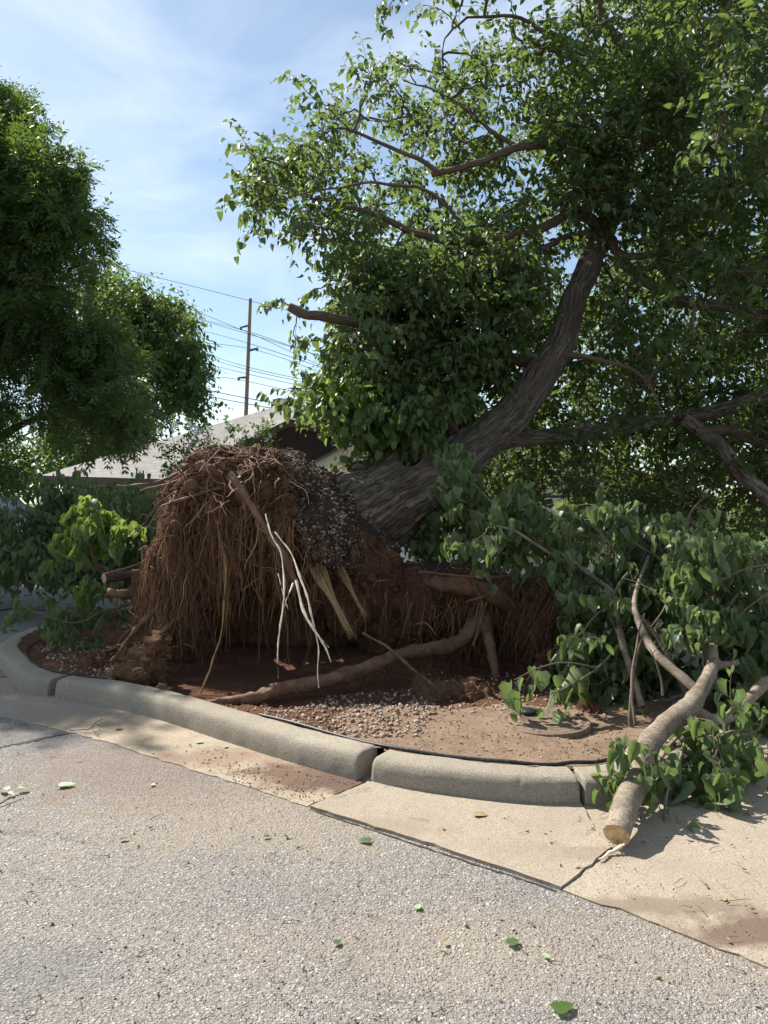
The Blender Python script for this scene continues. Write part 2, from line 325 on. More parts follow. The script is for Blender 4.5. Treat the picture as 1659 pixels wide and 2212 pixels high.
def leafmat(name, a, b, tr, rough=.42, tmix=.34, vein=True):
    M = Mt(name); rnd = M.geo.outputs['Random Per Island']
    c = M.mix(rnd, a, b)
    if vein:
        s_ = M.sep(M.vec('UV')); ax = M.math('ABSOLUTE', s_[0]); mid = M.ramp(ax, [(.012, 1), (.03, 0)])
        fr = M.math('FRACT', M.math('MULTIPLY', M.math('SUBTRACT', s_[1], M.math('MULTIPLY', ax, .9)), 6.0))
        side = M.ramp(fr, [(.0, .7), (.1, 0), (.9, 0), (1, .7)])
        vv = M.math('MAXIMUM', mid, side); c = M.mix(M.math('MULTIPLY', vv, .45), c, (.22, .28, .12)); M.bump(vv, .5, .01)
    M.col(c); M.rough(rough); M.b.inputs['Specular IOR Level'].default_value = .42
    t = M.t.nodes.new('ShaderNodeBsdfTranslucent'); M.L(M.mix(rnd, tr, tuple(x*.72 for x in tr)), t.inputs['Color'])
    ms = M.t.nodes.new('ShaderNodeMixShader'); ms.inputs[0].default_value = tmix
    M.L(M.b.outputs[0], ms.inputs[1]); M.L(t.outputs[0], ms.inputs[2]); M.L(ms.outputs[0], M.t.nodes['Material Output'].inputs['Surface']); return M.m
m_leaf = leafmat('mulberry_leaf', (.038, .076, .027), (.095, .14, .052), (.24, .34, .065), .42, .38)
m_leafw = leafmat('wilting_leaf', (.05, .095, .032), (.16, .21, .095), (.25, .36, .09), .42, .34)
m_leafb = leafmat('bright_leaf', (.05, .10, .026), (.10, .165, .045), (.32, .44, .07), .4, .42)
m_ash = leafmat('ash_leaf', (.035, .07, .022), (.075, .12, .035), (.22, .34, .05), .45, .32, False)
m_maple = leafmat('maple_leaf', (.04, .075, .02), (.075, .12, .035), (.22, .34, .05), .45, .32, False)
m_shrub = leafmat('shrub_leaf', (.06, .11, .03), (.09, .16, .045), (.25, .4, .06), .5, .35, False)
M = Mt('white_petal'); M.col((.85, .85, .8)); m_petal = M.m

# ------------------------------------------------------------------ leaves and sprigs
def leaf_template(kind):
    if kind == 'full':
        my = [0, .10, .27, .46, .60, .80, 1.0]; ox = [.27, .44, .36, .33, .14]; oy = [-.08, .17, .42, .62, .85]
    elif kind == 'mid':
        my = [0, .16, .38, .6, 1.0]; ox = [.37, .37, .27]; oy = [.0, .33, .62]
    else:
        my = [0, .5, 1.0]; ox = [.36]; oy = [.42]
    V = [(0, y) for y in my]; n = len(my); m = len(ox)
    V += [(x, y) for x, y in zip(ox, oy)]+[(-x, y) for x, y in zip(ox, oy)]
    Q = []; T = []
    for side in (0, 1):
        o = n+side*m; fl = (lambda t: t) if side == 0 else (lambda t: t[::-1])
        T.append(fl((0, o, 1)))
        for k in range(m-1): Q.append(fl((k+1, o+k, o+k+1, k+2)))
        T.append(fl((m, o+m-1, n-1)))
    return np.array(V), np.array(Q).reshape(-1, 4), np.array(T)
TPL = {k: leaf_template(k) for k in ('full', 'mid', 'low')}
def leaves(acc, B, D, Nn, size, kind='mid', fold=(.1, .6), curl=(.0, .45)):
    """B base, D tip direction, Nn rough normal"""
    T2, Q, T = TPL[kind]; n = len(B)
    D = nrm(D); X = nrm(np.cross(D, Nn)); Z = np.cross(X, D)
    fo = rng.uniform(*fold, n)[:, None]; cu = rng.uniform(*curl, n)[:, None]; wv = rng.uniform(-.25, .25, n)[:, None]; ws = rng.uniform(.62, 1.15, n)[:, None]
    x = T2[None, :, 0]*ws*np.cos(fo*.9); y = np.repeat(T2[None, :, 1], n, 0)
    z = np.abs(T2[None, :, 0])*np.sin(fo)*1.2 - cu*y*y + wv*T2[None, :, 0]*y*1.5
    y = y*(1-cu*.15)
    sz = np.asarray(size).reshape(-1, 1)
    V = B[:, None]+(sz*x)[..., None]*X[:, None]+(sz*y)[..., None]*D[:, None]+(sz*z)[..., None]*Z[:, None]
    o = (np.arange(n)*len(T2))[:, None, None]
    uv = np.tile(T2, (n, 1))
    acc.add(V.reshape(-1, 3), (Q[None]+o).reshape(-1, 4), (T[None]+o).reshape(-1, 3), uv)
def sprigs(lacc, tacc, P0, D, Ln, nleaf=7, size=.11, droop=.5, hang=.8, kind='mid', r=.004, pet=.045, spread=.8, start=.15, sides=3, petiole=True, fold=(.1, .6), curl=(0, .45)):
    P0 = np.atleast_2d(P0).astype(float); n = len(P0); D = nrm(np.atleast_2d(D)*np.ones((n, 1))); Ln = np.ones(n)*Ln; K = 6
    pts = np.empty((n, K, 3)); pts[:, 0] = P0; d = D.copy()
    for k in range(1, K):
        d = nrm(d+np.array([0, 0, -droop*.33])+rng.normal(0, .13, (n, 3))); pts[:, k] = pts[:, k-1]+d*(Ln/(K-1))[:, None]
    if tacc is not None:
        rr = np.linspace(1, .35, K)[None]*r*np.ones((n, 1)); V, Q, U = tubes(pts, rr, sides); tacc.add(V, Q, U=U)
    tt = np.linspace(start, 1, nleaf)[None]+rng.uniform(-.04, .04, (n, nleaf)); tt = np.clip(tt, 0, .999)*(K-1)
    i = tt.astype(int); f = (tt-i)[..., None]; ar = np.arange(n)[:, None]
    A = pts[ar, i]*(1-f)+pts[ar, i+1]*f; ax = nrm(pts[ar, i+1]-pts[ar, i])
    up = np.array([0, 0, 1.]); sd = nrm(np.cross(ax, up)+rng.normal(0, .25, A.shape)); sgn = np.where((np.arange(nleaf)+rng.integers(0, 2, (n, 1))) % 2, 1, -1)[..., None]
    outd = nrm(sd*sgn*spread+ax*.45+np.array([0, 0, .25])+rng.normal(0, .3, A.shape)); last = np.zeros((n, nleaf, 1)); last[:, -1] = 1; outd = nrm(outd*(1-last*.7)+ax*last)
    pl = pet*rng.uniform(.6, 1.4, (n, nleaf, 1)); B = A+outd*pl+np.array([0, 0, -1])*pl*.25
    Dl = nrm(outd*(1.05-hang)+ax*.2+np.array([0, 0, -1.])*hang*1.1+rng.normal(0, .28, A.shape))
    Nn = nrm(np.array([0, 0, 1.])*.8+outd*.7+rng.normal(0, .5, A.shape))
    taper = np.where(np.arange(nleaf) >= nleaf-2, .75, 1)[None]
    s_ = size*rng.uniform(.5, 1.3, (n, nleaf))*taper
    leaves(lacc, B.reshape(-1, 3), Dl.reshape(-1, 3), Nn.reshape(-1, 3), s_.ravel(), kind, fold, curl)
    if petiole and tacc is not None:
        mid = (A+B)/2+np.array([0, 0, .18])*pl; pp = np.stack([A, mid, B], 2).reshape(-1, 3, 3)
        V, Q, U = tubes(pp, np.tile([[r*.4, r*.35, r*.3]], (len(pp), 1)), 3); tacc.add(V, Q, U=U)
    return pts
def inpoly(P, poly):
    poly = np.asarray(poly, float); x, y = P[:, 0], P[:, 1]; ins = np.zeros(len(P), bool); j = len(poly)-1
    for i in range(len(poly)):
        xi, yi = poly[i]; xj, yj = poly[j]
        c = ((yi > y) != (yj > y)) & (x < (xj-xi)*(y-yi)/(yj-yi+1e-12)+xi); ins ^= c; j = i
    return ins
def sample_poly(poly, n, f=None):
    poly = np.asarray(poly, float); lo, hi = poly[:, :2].min(0), poly[:, :2].max(0); out = []
    c = 0
    while c < n:
        P = rng.uniform(lo, hi, (n*3, 2)); P = P[inpoly(P, poly)]
        if f is not None: P = P[rng.random(len(P)) < f(P)]
        out.append(P); c += len(P)
    return np.concatenate(out)[:n]
def grow(nodes, tips, K=8, r0=.02, r1=.005, sag=.12, minlen=.25):
    """connect tips to the nearest part of the skeleton with bent branches; returns paths, radii"""
    nodes = np.asarray(nodes)[:, :3]; d = np.array([np.linalg.norm(nodes-t, axis=1).min() for t in tips]); order = np.argsort(d); P = []; RR = []
    cur = nodes.copy()
    for i in order:
        t = tips[i]; dd = np.linalg.norm(cur-t, axis=1)+np.maximum(0, cur[:, 2]-t[2])*.3; j = dd.argmin(); a = cur[j]; Lh = np.linalg.norm(t-a)
        if Lh < .03: t = t+np.array([.1, 0, .1])
        s = np.linspace(0, 1, K)[:, None]; bend = rng.normal(0, .1, 3)*Lh; bend[2] += sag*Lh
        p = a+(t-a)*s+bend*np.sin(s*math.pi)+rng.normal(0, .018, (K, 3))*Lh*(s > 0)
        P.append(p); rr = min(.035, r0*(.5+.5*Lh)); RR.append(np.linspace(rr, r1, K)); cur = np.vstack([cur, p[2:]])
    return np.array(P), np.array(RR)

def skeleton(limbs_w):
    return np.vstack([p for p, r in limbs_w])
def limb_part(name, P, r, mat, parent, sides=12, cap=False, bumpy=.0, seed=0):
    V, Q, U = tubes(P, r, sides)
    if bumpy: V = V+fbm(V+seed, 9, 3)[:, None]*bumpy*rng.uniform(.9, 1.1)
    o = mk(name, V, Q, None, mat, parent, True, U); return o
def disc(c, n, r, mat, name, parent, k=20, rough=.004):
    n = nrm(np.array(n, float)); u = nrm(np.cross(n, [0.3, .1, 1])); w_ = np.cross(n, u); V = [c]
    for ring in (.33, .66, 1):
        for a in range(k):
            t = a/k*2*math.pi; V.append(c+(u*math.cos(t)+w_*math.sin(t))*r*ring+n*rng.normal(0, rough*(ring < 1)))
    T = [(0, 1+a, 1+(a+1) % k) for a in range(k)]; Q = []
    for ring in (0, 1):
        for a in range(k): b = 1+ring*k; Q.append((b+a, b+k+a, b+k+(a+1) % k, b+(a+1) % k))
    return mk(name, np.array(V), Q, T, mat, parent, False)

# ------------------------------------------------------------------ ground, road, gutter, slabs, kerb
def sheet(name, x0, x1, y0, y1, z, mat, kind='structure'):
    o = mk(name, [(x0, y0, z), (x1, y0, z), (x1, y1, z), (x0, y1, z)], [(0, 1, 2, 3)], None, mat, None, False); struct(o, kind); return o
sheet('ground', -400, 400, -200, 900, -.03, m_grass)
sheet('road', -40, 40, -12, 8.6, 0, m_asphalt)
def slab(name, poly, z0, z1, mat, jit=0.0, step=.05):
    pts = []
    n = len(poly)
    for i in range(n):
        a, b = np.array(poly[i][:2], float), np.array(poly[(i+1) % n][:2], float); L_ = np.linalg.norm(b-a); k = max(1, int(L_/step)) if L_ < 6 else 1
        for j in range(k):
            p = a+(b-a)*j/k
            if jit and k > 1 and j: p = p+rng.normal(0, jit, 2)
            pts.append(p)
    pts = np.array(pts); m = len(pts); V = np.vstack([np.c_[pts, np.full(m, z1)], np.c_[pts, np.full(m, z0)]])
    me = bpy.data.meshes.new(name)
    fc = [list(range(m))]+[[i, i+m, (i+1) % m+m, (i+1) % m] for i in range(m)]
    me.from_pydata(V.tolist(), [], fc); me.update(); me.materials.append(mat)
    import bmesh
    bm = bmesh.new(); bm.from_mesh(me); bmesh.ops.recalc_face_normals(bm, faces=bm.faces); bm.to_mesh(me); bm.free()
    o = bpy.data.objects.new(name, me); COL.objects.link(o); return struct(o)
g = lambda L_: [gnd(a, b) for a, b in L_]
slab('driveway', g([(-900, 1462), (12, 1462), (60, 1440)])+[np.array([-3.0, 8.0, 0])]+[np.array([-1, 9, 0]), np.array([3, 9.5, 0]), np.array([14, 9.5, 0]), np.array([14, 24, 0]), np.array([-30, 24, 0])], -.02, .008, m_drive)
slab('gutter', g([(-900, 1470), (-100, 1465), (30, 1465), (130, 1480), (330, 1520), (560, 1590), (800, 1660), (783, 1692), (663, 1744), (560, 1708), (440, 1672), (330, 1637), (230, 1603), (120, 1575), (0, 1548), (-300, 1520), (-900, 1500)]), -.02, .005, m_gutter, .006)
slab('gutter_slab', g([(812, 1664), (1000, 1690), (1250, 1700), (1257, 1745), (1284, 1795), (1322, 1836), (1211, 1924), (1110, 1888), (1000, 1853), (850, 1803), (670, 1747), (790, 1697)]), -.02, .016, m_slab, .004)
slab('apron_slab', g([(1262, 1740), (1286.5, 1794), (1325, 1836.5), (1214, 1925), (1400, 1992), (1659, 2093)])+[np.array([3.6, .6, 0]), np.array([14, .6, 0]), np.array([14, 9.49, 0]), np.array([3, 9.49, 0])]+g([(1500, 1500), (1300, 1700)]), -.02, .007, m_slab, .006)
# tar edge along the slab
def strip(name, pts, wd, z, mat, jit=.35):
    P = smoothpath(np.array(pts)[:, :2], 60); T = nrm(np.gradient(P, axis=0)); N_ = np.c_[-T[:, 1], T[:, 0]]
    wl = wd*(1+rng.normal(0, jit, 60))[:, None]; wr = wd*(1+rng.normal(0, jit, 60))[:, None]
    wl[[0, -1]] *= .2; wr[[0, -1]] *= .2
    V = np.vstack([np.c_[P+N_*wl, np.full(60, z)], np.c_[P-N_*wr, np.full(60, z)]]); Q = [(i+60, i+61, i+1, i) for i in range(59)]
    return struct(mk(name, V, Q, None, mat, None, False))
strip('slab_edge_tar', g([(665, 1749), (850, 1809), (1000, 1860), (1110, 1895), (1205, 1926)]), .005, .004, m_joint, .6)
strip('road_crack', g([(-60, 1628), (0, 1615), (60, 1603), (110, 1592), (180, 1580)]), .014, .004, m_joint, .6)
# kerb
KP = [gnd(a, b) for a, b in [(14, 1462), (50, 1496), (112, 1508), (200, 1522), (330, 1553), (500, 1608), (640, 1652), (785, 1692), (900, 1716), (1050, 1736), (1170, 1745), (1258, 1745), (1330, 1738), (1410, 1718), (1480, 1688), (1535, 1645)]]
KP = [np.array([-1.6, 11.2, 0]), np.array([-2.9, 10.4, 0]), np.array([-3.75, 9.4, 0]), np.array([-3.98, 8.4, 0]), np.array([-3.85, 7.35, 0])]+KP+[np.array([2.15, 4.9, 0]), np.array([2.32, 5.6, 0]), np.array([2.5, 7, 0]), np.array([2.7, 9.3, 0])]
KP = smoothpath(np.array(KP), 560)[:, :2]
seg = np.r_[0, np.cumsum(np.linalg.norm(np.diff(KP, axis=0), axis=1))]
KT = nrm(np.gradient(KP, axis=0)); KN = np.c_[-KT[:, 1], KT[:, 0]]   # inward (left of travel)
prof = np.array([(.0, -.05), (.0, .005), (.004, .055), (.009, .098), (.019, .127), (.034, .143), (.055, .150), (.095, .153), (.17, .152), (.197, .148), (.205, .135), (.205, -.05)])
def near(px, py):
    q = gnd(px, py)[:2]; return int(np.linalg.norm(KP-q, axis=1).argmin())
cuts = [0, near(112, 1508), near(785, 1692), near(1258, 1745), 559]
def kerb(a, b, dz=0, dn=0):
    i = np.arange(a+1, b); P = KP[i]+KN[i]*dn; m = len(prof); V = []
    for k, (u_, z_) in enumerate(prof):
        p = P+KN[i]*u_; V.append(np.c_[p, np.full(len(i), z_+(dz if z_ > 0 else 0))])
    V = np.array(V).transpose(1, 0, 2); n_ = fbm(V.reshape(-1, 3), 14, 4).reshape(V.shape[:2])
    V[:, 1:-1, 2] += n_[:, 1:-1]*.0022; V[:, 1:-1, :2] += (KN[i][:, None]*n_[:, 1:-1, None])*.0025
    L__ = seg[i]; 
    for _ in range(int((L__[-1]-L__[0])*5)):
        c_ = rng.uniform(L__[0], L__[-1]); w_ = rng.uniform(.015, .045); j_ = int(rng.integers(4, 7)); g_ = np.exp(-((L__-c_)/w_)**2)*rng.uniform(.002, .008); V[:, j_, 2] -= g_; V[:, j_, :2] += KN[i]*(g_*.7)[:, None]
    V[:, :, 2] += (fbm(np.c_[P, np.zeros(len(i))], 1.7, 2)*.004)[:, None]*np.r_[0, 0, np.ones(m-3), 0]
    # chipped, rounded ends
    for e in (0, -1): V[e, 2:-2, 2] -= .006+.01*rng.random(m-4); 
    V = V.reshape(-1, 3); nn = len(i); a0 = (np.arange(nn-1)*m)[:, None]+np.arange(m-1)[None]
    Q = np.stack([a0, a0+m, a0+m+1, a0+1], -1).reshape(-1, 4)
    o = mk('kerb', V, Q, None, m_kerb, None, True)
    import bmesh
    bm = bmesh.new(); bm.from_mesh(o.data); bm.verts.ensure_lookup_table()
    bm.faces.new([bm.verts[k] for k in range(m)]); bm.faces.new([bm.verts[(nn-1)*m+k] for k in range(m)][::-1])
    bmesh.ops.recalc_face_normals(bm, faces=bm.faces); bm.to_mesh(o.data); bm.free()
    return struct(o)
for k in range(4): kerb(cuts[k]+(1 if k else 0), cuts[k+1]-(2 if k in (0, 1) else 0), [-.006, 0, -.008, -.01][k], [0, 0, .012, .004][k])
# planting bed
INN = KP+KN*.16
bedpoly = np.vstack([INN, [(2.6, 12)], [(-1, 12)]])
h_ = .035; xs = np.arange(-4.2, 3.0, h_); ys = np.arange(3.6, 11.5, h_); X, Yg = np.meshgrid(xs, ys); G = np.c_[X.ravel(), Yg.ravel()]
def bedz(G):
    z = .128+.03*vn(np.c_[G*1.3, np.zeros(len(G))])+.012*fbm(np.c_[G, np.zeros(len(G))], 6, 4)
    d = np.array([[-1.2, 6.1, 1.3, .75], [-.2, 5.75, 1.1, .55], [.8, 6.2, 1.2, .6], [1.6, 6.2, .7, .6]])
    pit = np.zeros(len(G))
    for a, b, c, e in d: pit = np.maximum(pit, np.exp(-(((G[:, 0]-a)/c)**2+((G[:, 1]-b)/e)**2)**1.6))
    zz = z-pit*.13+pit*.05*fbm(np.c_[G, np.zeros(len(G))], 9, 4)
    mound = np.exp(-(((G[:, 0]+.05)/.5)**2+((G[:, 1]-5.05)/.22)**2)); zz = zz+mound*.03
    return np.maximum(zz, .035)
ins = inpoly(G, bedpoly); Z = bedz(G); nx = len(xs)
idx = np.arange(len(G)).reshape(len(ys), nx); a = idx[:-1, :-1].ravel(); q = np.stack([a, a+1, a+nx+1, a+nx], 1); q = q[ins[q].all(1)]
used = np.unique(q); remap = np.full(len(G), -1); remap[used] = np.arange(len(used))
# sandy soil in front and right, dark dug-up soil in the hole
pitd = lambda P: (P[:, 1] > 5.25+.25*fbm(np.c_[P[:, :2], np.zeros(len(P))], 2.5, 4)+np.where(P[:, 0] > .3, .15, 0))
o = mk('soil_bed', np.c_[G, Z][used], remap[q], None, m_bed, None, True); struct(o)
cen = np.c_[G, Z][q].mean(1); dk = pitd(cen) | ((cen[:, 0] < -.35+.3*fbm(cen, 2, 3)))
o.data.materials.append(m_soil); o.data.polygons.foreach_set('material_index', dk.astype(np.int32)); o.data.update()
# pebbles loose on the bed
acc = Acc()
def bedscatter(poly, n, s0, s1, lift=.25, f=None):
    P = sample_poly(poly, n, f); W = np.array([gnd(a, b, .13) for a, b in P]); W = W[inpoly(W[:, :2], bedpoly)]
    sz = rng.uniform(s0, s1, len(W))*rng.choice([.6, 1, 1.3], len(W)); W[:, 2] = bedz(W[:, :2])+sz*lift; pebbles(acc, W, sz)
bedscatter([(560, 1545), (700, 1480), (900, 1460), (960, 1520), (900, 1600), (760, 1600)], 1100, .008, .016)
bedscatter([(800, 1500), (1100, 1530), (1340, 1560), (1340, 1650), (900, 1640), (700, 1590)], 800, .002, .008)
bedscatter([(900, 1430), (1300, 1430), (1340, 1560), (900, 1540)], 500, .006, .015)
bedscatter([(60, 1400), (210, 1380), (330, 1450), (160, 1470)], 700, .008, .018)
bedscatter([(400, 1480), (640, 1500), (560, 1545), (400, 1500)], 120, .006, .013)
struct(acc.build('bed_gravel', m_peb), 'stuff', 'brown river pebbles scattered over the sandy soil bed', 'gravel')
acc = Acc()
P = sample_poly([(0, 1560), (700, 1750), (1659, 2120), (1659, 2212), (0, 2212)], 420); W = np.array([gnd(a, b) for a, b in P]); sz = rng.uniform(.0015, .005, len(W)); W[:, 2] = sz*.4; pebbles(acc, W, sz)
P = sample_poly([(430, 1620), (800, 1700), (660, 1740), (420, 1665)], 260); W = np.array([gnd(a, b) for a, b in P]); sz = rng.uniform(.002, .006, len(W)); W[:, 2] = .005+sz*.4; pebbles(acc, W, sz)
P = sample_poly([(700, 1745), (1250, 1750), (1659, 1700), (1659, 2090), (1220, 1920)], 160); W = np.array([gnd(a, b) for a, b in P]); sz = rng.uniform(.0015, .004, len(W)); W[:, 2] = .015+sz*.4; pebbles(acc, W, sz)
struct(acc.build('loose_grit', m_pebd), 'stuff', 'loose grit and crumbs of soil on the road and gutter', 'grit')

# ------------------------------------------------------------------ FALLEN TREE
tree = thing('fallen_tree', 'huge uprooted mulberry tree leaning right with its root plate torn out of the bed', 'tree', (-.9, 6.9, 0))
# soil of the root plate: blobs merged by voxel remesh, then roughened
def blobs(L_, vox):
    V0, F0 = ico()
    for _ in range(3): V0, F0 = subdiv(V0, F0)
    VV = []; FF = []; n = 0
    for (px, py, Y, rx, ry, rz) in L_:
        VV.append(V0*np.array([rx, ry, rz])+at(px, py, Y)); FF.append(F0+n); n += len(V0)
    o = mk('tmp', np.vstack(VV), None, np.vstack(FF), None)
    md = o.modifiers.new('r', 'REMESH'); md.mode = 'VOXEL'; md.voxel_size = vox
    md2 = o.modifiers.new('s', 'SMOOTH'); md2.iterations = 4; md2.factor = .6
    dg = bpy.context.evaluated_depsgraph_get(); e = o.evaluated_get(dg); me = bpy.data.meshes.new_from_object(e)
    bpy.data.objects.remove(o); nv = len(me.vertices); V = np.empty(nv*3, np.float32); me.vertices.foreach_get('co', V); N_ = np.empty(nv*3, np.float32); me.vertices.foreach_get('normal', N_)
    return me, V.reshape(-1, 3).astype(float), N_.reshape(-1, 3).astype(float)
def finish(me, V, name, mat, parent):
    me.vertices.foreach_set('co', V.astype(np.float32).ravel()); me.materials.clear(); me.materials.append(mat); me.name = name
    me.polygons.foreach_set('use_smooth', np.ones(len(me.polygons), bool)); me.update()
    o = bpy.data.objects.new(name, me); COL.objects.link(o)
    if parent: o.parent = parent; o.matrix_parent_inverse = parent.matrix_world.inverted()
    return o
BL = [(500, 1085, 6.9, .55, .62, .47), (425, 1105, 6.8, .36, .42, .38), (620, 1120, 7.0, .45, .55, .47), (715, 1170, 7.05, .40, .5, .46), (795, 1240, 7.15, .33, .5, .38),
      (600, 1310, 7.65, 1.1, .38, .85), (400, 1250, 6.95, .40, .42, .5), (310, 1400, 6.9, .32, .35, .28), (345, 1300, 6.95, .24, .35, .4),
      (900, 1290, 7.2, .5, .42, .33), (1040, 1300, 7.2, .5, .42, .36), (1180, 1340, 7.05, .36, .42, .46), (1020, 1420, 7.4, .8, .35, .4), (860, 1330, 7.3, .4, .4, .5),
      (560, 1050, 6.6, .30, .28, .22), (690, 1150, 6.65, .26, .3, .36), (450, 1050, 6.55, .3, .25, .17), (760, 1290, 7.0, .3, .3, .4), (1200, 1440, 6.95, .3, .3, .3), (585, 1052, 6.9, .42, .48, .36), (660, 1090, 7.0, .36, .45, .36), (1200, 1330, 6.75, .22, .25, .36), (420, 1390, 7.0, .2, .3, .3)]
me, V, Nm = blobs(BL, .024)
V = V+Nm*(fbm(V, 2.6, 3)[:, None]*.08+fbm(V*[1.6, 1.6, .55]+5, 8, 4)[:, None]*.06+np.abs(fbm(V+9, 26, 3))[:, None]*.022)
V[:, 2] = np.maximum(V[:, 2], -.02)
plate = finish(me, V, 'root_plate', m_soil, tree)
# a dark top-soil crust where gravel still clings (top and right flank)
cen = np.array([p.center[:] for p in plate.data.polygons]); cp2 = proj(cen)
crust = (inpoly(cp2+np.c_[fbm(cen, 5, 3), fbm(cen+3, 5, 3)]*14, [(560, 950), (700, 1000), (900, 1180), (1260, 1190), (1260, 1230), (900, 1235), (830, 1180), (760, 1130), (790, 1200), (760, 1250), (640, 1250), (615, 1120), (600, 1040)]))
plate.data.materials.append(m_dark); plate.data.polygons.foreach_set('material_index', crust.astype(np.int32)); plate.data.update()
dg = bpy.context.evaluated_depsgraph_get()
bvh = BVHTree.FromPolygons([tuple(v) for v in V], [tuple(p.vertices) for p in plate.data.polygons])
C0 = Vector((0, 0, CAMH))
def hit(px, py):
    d = Vector(ray(px, py)).normalized(); r = bvh.ray_cast(C0, d)
    return (np.array(r[0]), np.array(r[1])) if r[0] is not None else (None, None)
def surf(poly, n, f=None):
    P = []; N_ = []
    for a, b in sample_poly(poly, n, f):
        p, q_ = hit(a, b)
        if p is not None: P.append(p); N_.append(q_)
    return np.array(P), np.array(N_)
acc = Acc()
P, N_ = surf([(600, 1000), (640, 985), (740, 1040), (850, 1150), (880, 1215), (840, 1190), (770, 1110), (790, 1190), (760, 1240), (650, 1240), (630, 1120), (610, 1040)], 1000, lambda P: np.clip(.25+.9*(vn(np.c_[P/28., np.zeros(len(P))])+.4), .12, 1))
pebbles(acc, P+N_*.004, rng.uniform(.007, .0165, len(P)), 0)
P, N_ = surf([(880, 1205), (1240, 1205), (1240, 1235), (880, 1240)], 320); pebbles(acc, P+N_*.004, rng.uniform(.006, .015, len(P)))
P, N_ = surf([(540, 960), (620, 965), (700, 1020), (620, 1010)], 250); pebbles(acc, P+N_*.004, rng.uniform(.006, .014, len(P)))
# also over the back of the mound, seen from the side
dirs = nrm(rng.normal(size=(900, 3))*[1, 1, .6]+[.4, .5, .8]); cc = at(650, 1130, 7.1)
bp = []
for d_ in dirs:
    r_ = bvh.ray_cast(Vector(cc+d_*3), Vector(-d_))
    if r_[0] is not None and r_[0].y > 6.9 and r_[1].z > .1: bp.append(np.array(r_[0]))
pebbles(acc, np.array(bp), rng.uniform(.009, .018, len(bp)))
o = acc.build('clinging_gravel', m_pebd, plate); o['kind'] = 'stuff'

# crumbs and clods of earth caught on the face
acc = Acc(); P, N_ = surf([(340, 1020), (640, 990), (700, 1250), (860, 1200), (880, 1320), (1240, 1240), (1250, 1450), (900, 1400), (640, 1330), (290, 1330)], 520, lambda P: np.clip(.4+1.5*vn(np.c_[P/24., np.zeros(len(P))]), .02, 1))
pebbles(acc, P+N_*.012-[0, .03, 0]*rng.random((len(P), 1)), rng.gamma(2.0, .011, len(P)).clip(.006, .075), 1, .8); o = acc.build('earth_crumbs', m_clod, plate, False); o['kind'] = 'stuff'
# hanging and tangled roots
def hang(P, L0, L1, K=10, r0=.002, r1=.004, wob=.02, out=.03, lean=(0, 0)):
    n = len(P); Ln = rng.uniform(L0, L1, n); pts = np.empty((n, K, 3)); pts[:, 0] = P+np.array([0, .02, 0])
    d = np.tile([0, -.5, -.5], (n, 1)) + rng.normal(0, .4, (n, 3)); step = Ln/(K-1)
    lv = np.c_[rng.normal(lean[0], .09, n), rng.normal(lean[1], .06, n), -np.ones(n)]
    for k in range(1, K):
        d = nrm(d*.45+lv*.8+rng.normal(0, wob*9, (n, 3))*[1, .6, .4]); pts[:, k] = pts[:, k-1]+d*step[:, None]
    pts[..., 2] = np.maximum(pts[..., 2], .05)
    rr = rng.uniform(r0, r1, n)[:, None]*np.linspace(1, .3, K)[None]; return pts, rr
acc = Acc(); acc2 = Acc()
def bundles(poly, nb, per, sig, L0, L1, r0, r1, off=.06, wob=.03, lean=.0, K=11, f=None, acc_=None, leansig=.12):
    C, N_ = surf(poly, nb, f)
    for c in C:
        m = max(2, int(per*rng.uniform(.3, 1.8))); P = c+rng.normal(0, 1, (m, 3))*np.array([sig, .03, sig*.8])-[0, off*rng.uniform(.3, 1.6), 0]; l = rng.uniform(L0, L1); p_, r_ = hang(P, l*.45, l*1.1, K, r0, r1, wob=wob*rng.uniform(.5, 1.8), lean=(lean+rng.normal(0, leansig), 0)); V, Q, U = tubes(p_, r_, 3); (acc_ or acc).add(V, Q, U=U)
bundles([(345, 1080), (420, 1050), (540, 1060), (620, 1120), (640, 1230), (330, 1230)], 75, 9, .022, .2, .75, .0013, .003)
bundles([(330, 1230), (640, 1240), (700, 1300), (620, 1330), (330, 1330)], 45, 6, .02, .12, .42, .0013, .003)
bundles([(640, 1180), (860, 1150), (870, 1300), (660, 1330)], 34, 8, .03, .15, .45, .0013, .003)
P, N_ = surf([(340, 1060), (640, 1080), (760, 1300), (320, 1320)], 150); p_, r_ = hang(P-[0, .1, 0], .3, .95, 14, .0016, .0036, wob=.035); V, Q, U = tubes(p_, r_, 3); acc.add(V, Q, U=U)
bundles([(870, 1230), (1100, 1240), (1250, 1240), (1260, 1400), (1100, 1400), (880, 1350)], 50, 7, .03, .15, .5, .0015, .0034, lean=-.12)
P, N_ = surf([(870, 1270), (1000, 1290), (1100, 1290), (1250, 1250), (1260, 1420), (1100, 1400), (900, 1350)], 220); p_, r_ = hang(P-[0, .05, 0], .15, .55, 10, .0018, .004, lean=(-.18, 0)); V, Q, U = tubes(p_, r_, 3); acc.add(V, Q, U=U)
P, N_ = surf([(1110, 1250), (1240, 1240), (1250, 1300), (1120, 1330)], 260); p_, r_ = hang(P-[0, .05, 0], .3, .65, 10, .0018, .0032, wob=.012, lean=(-.55, 0)); V, Q, U = tubes(p_, r_, 3); acc.add(V, Q, U=U)
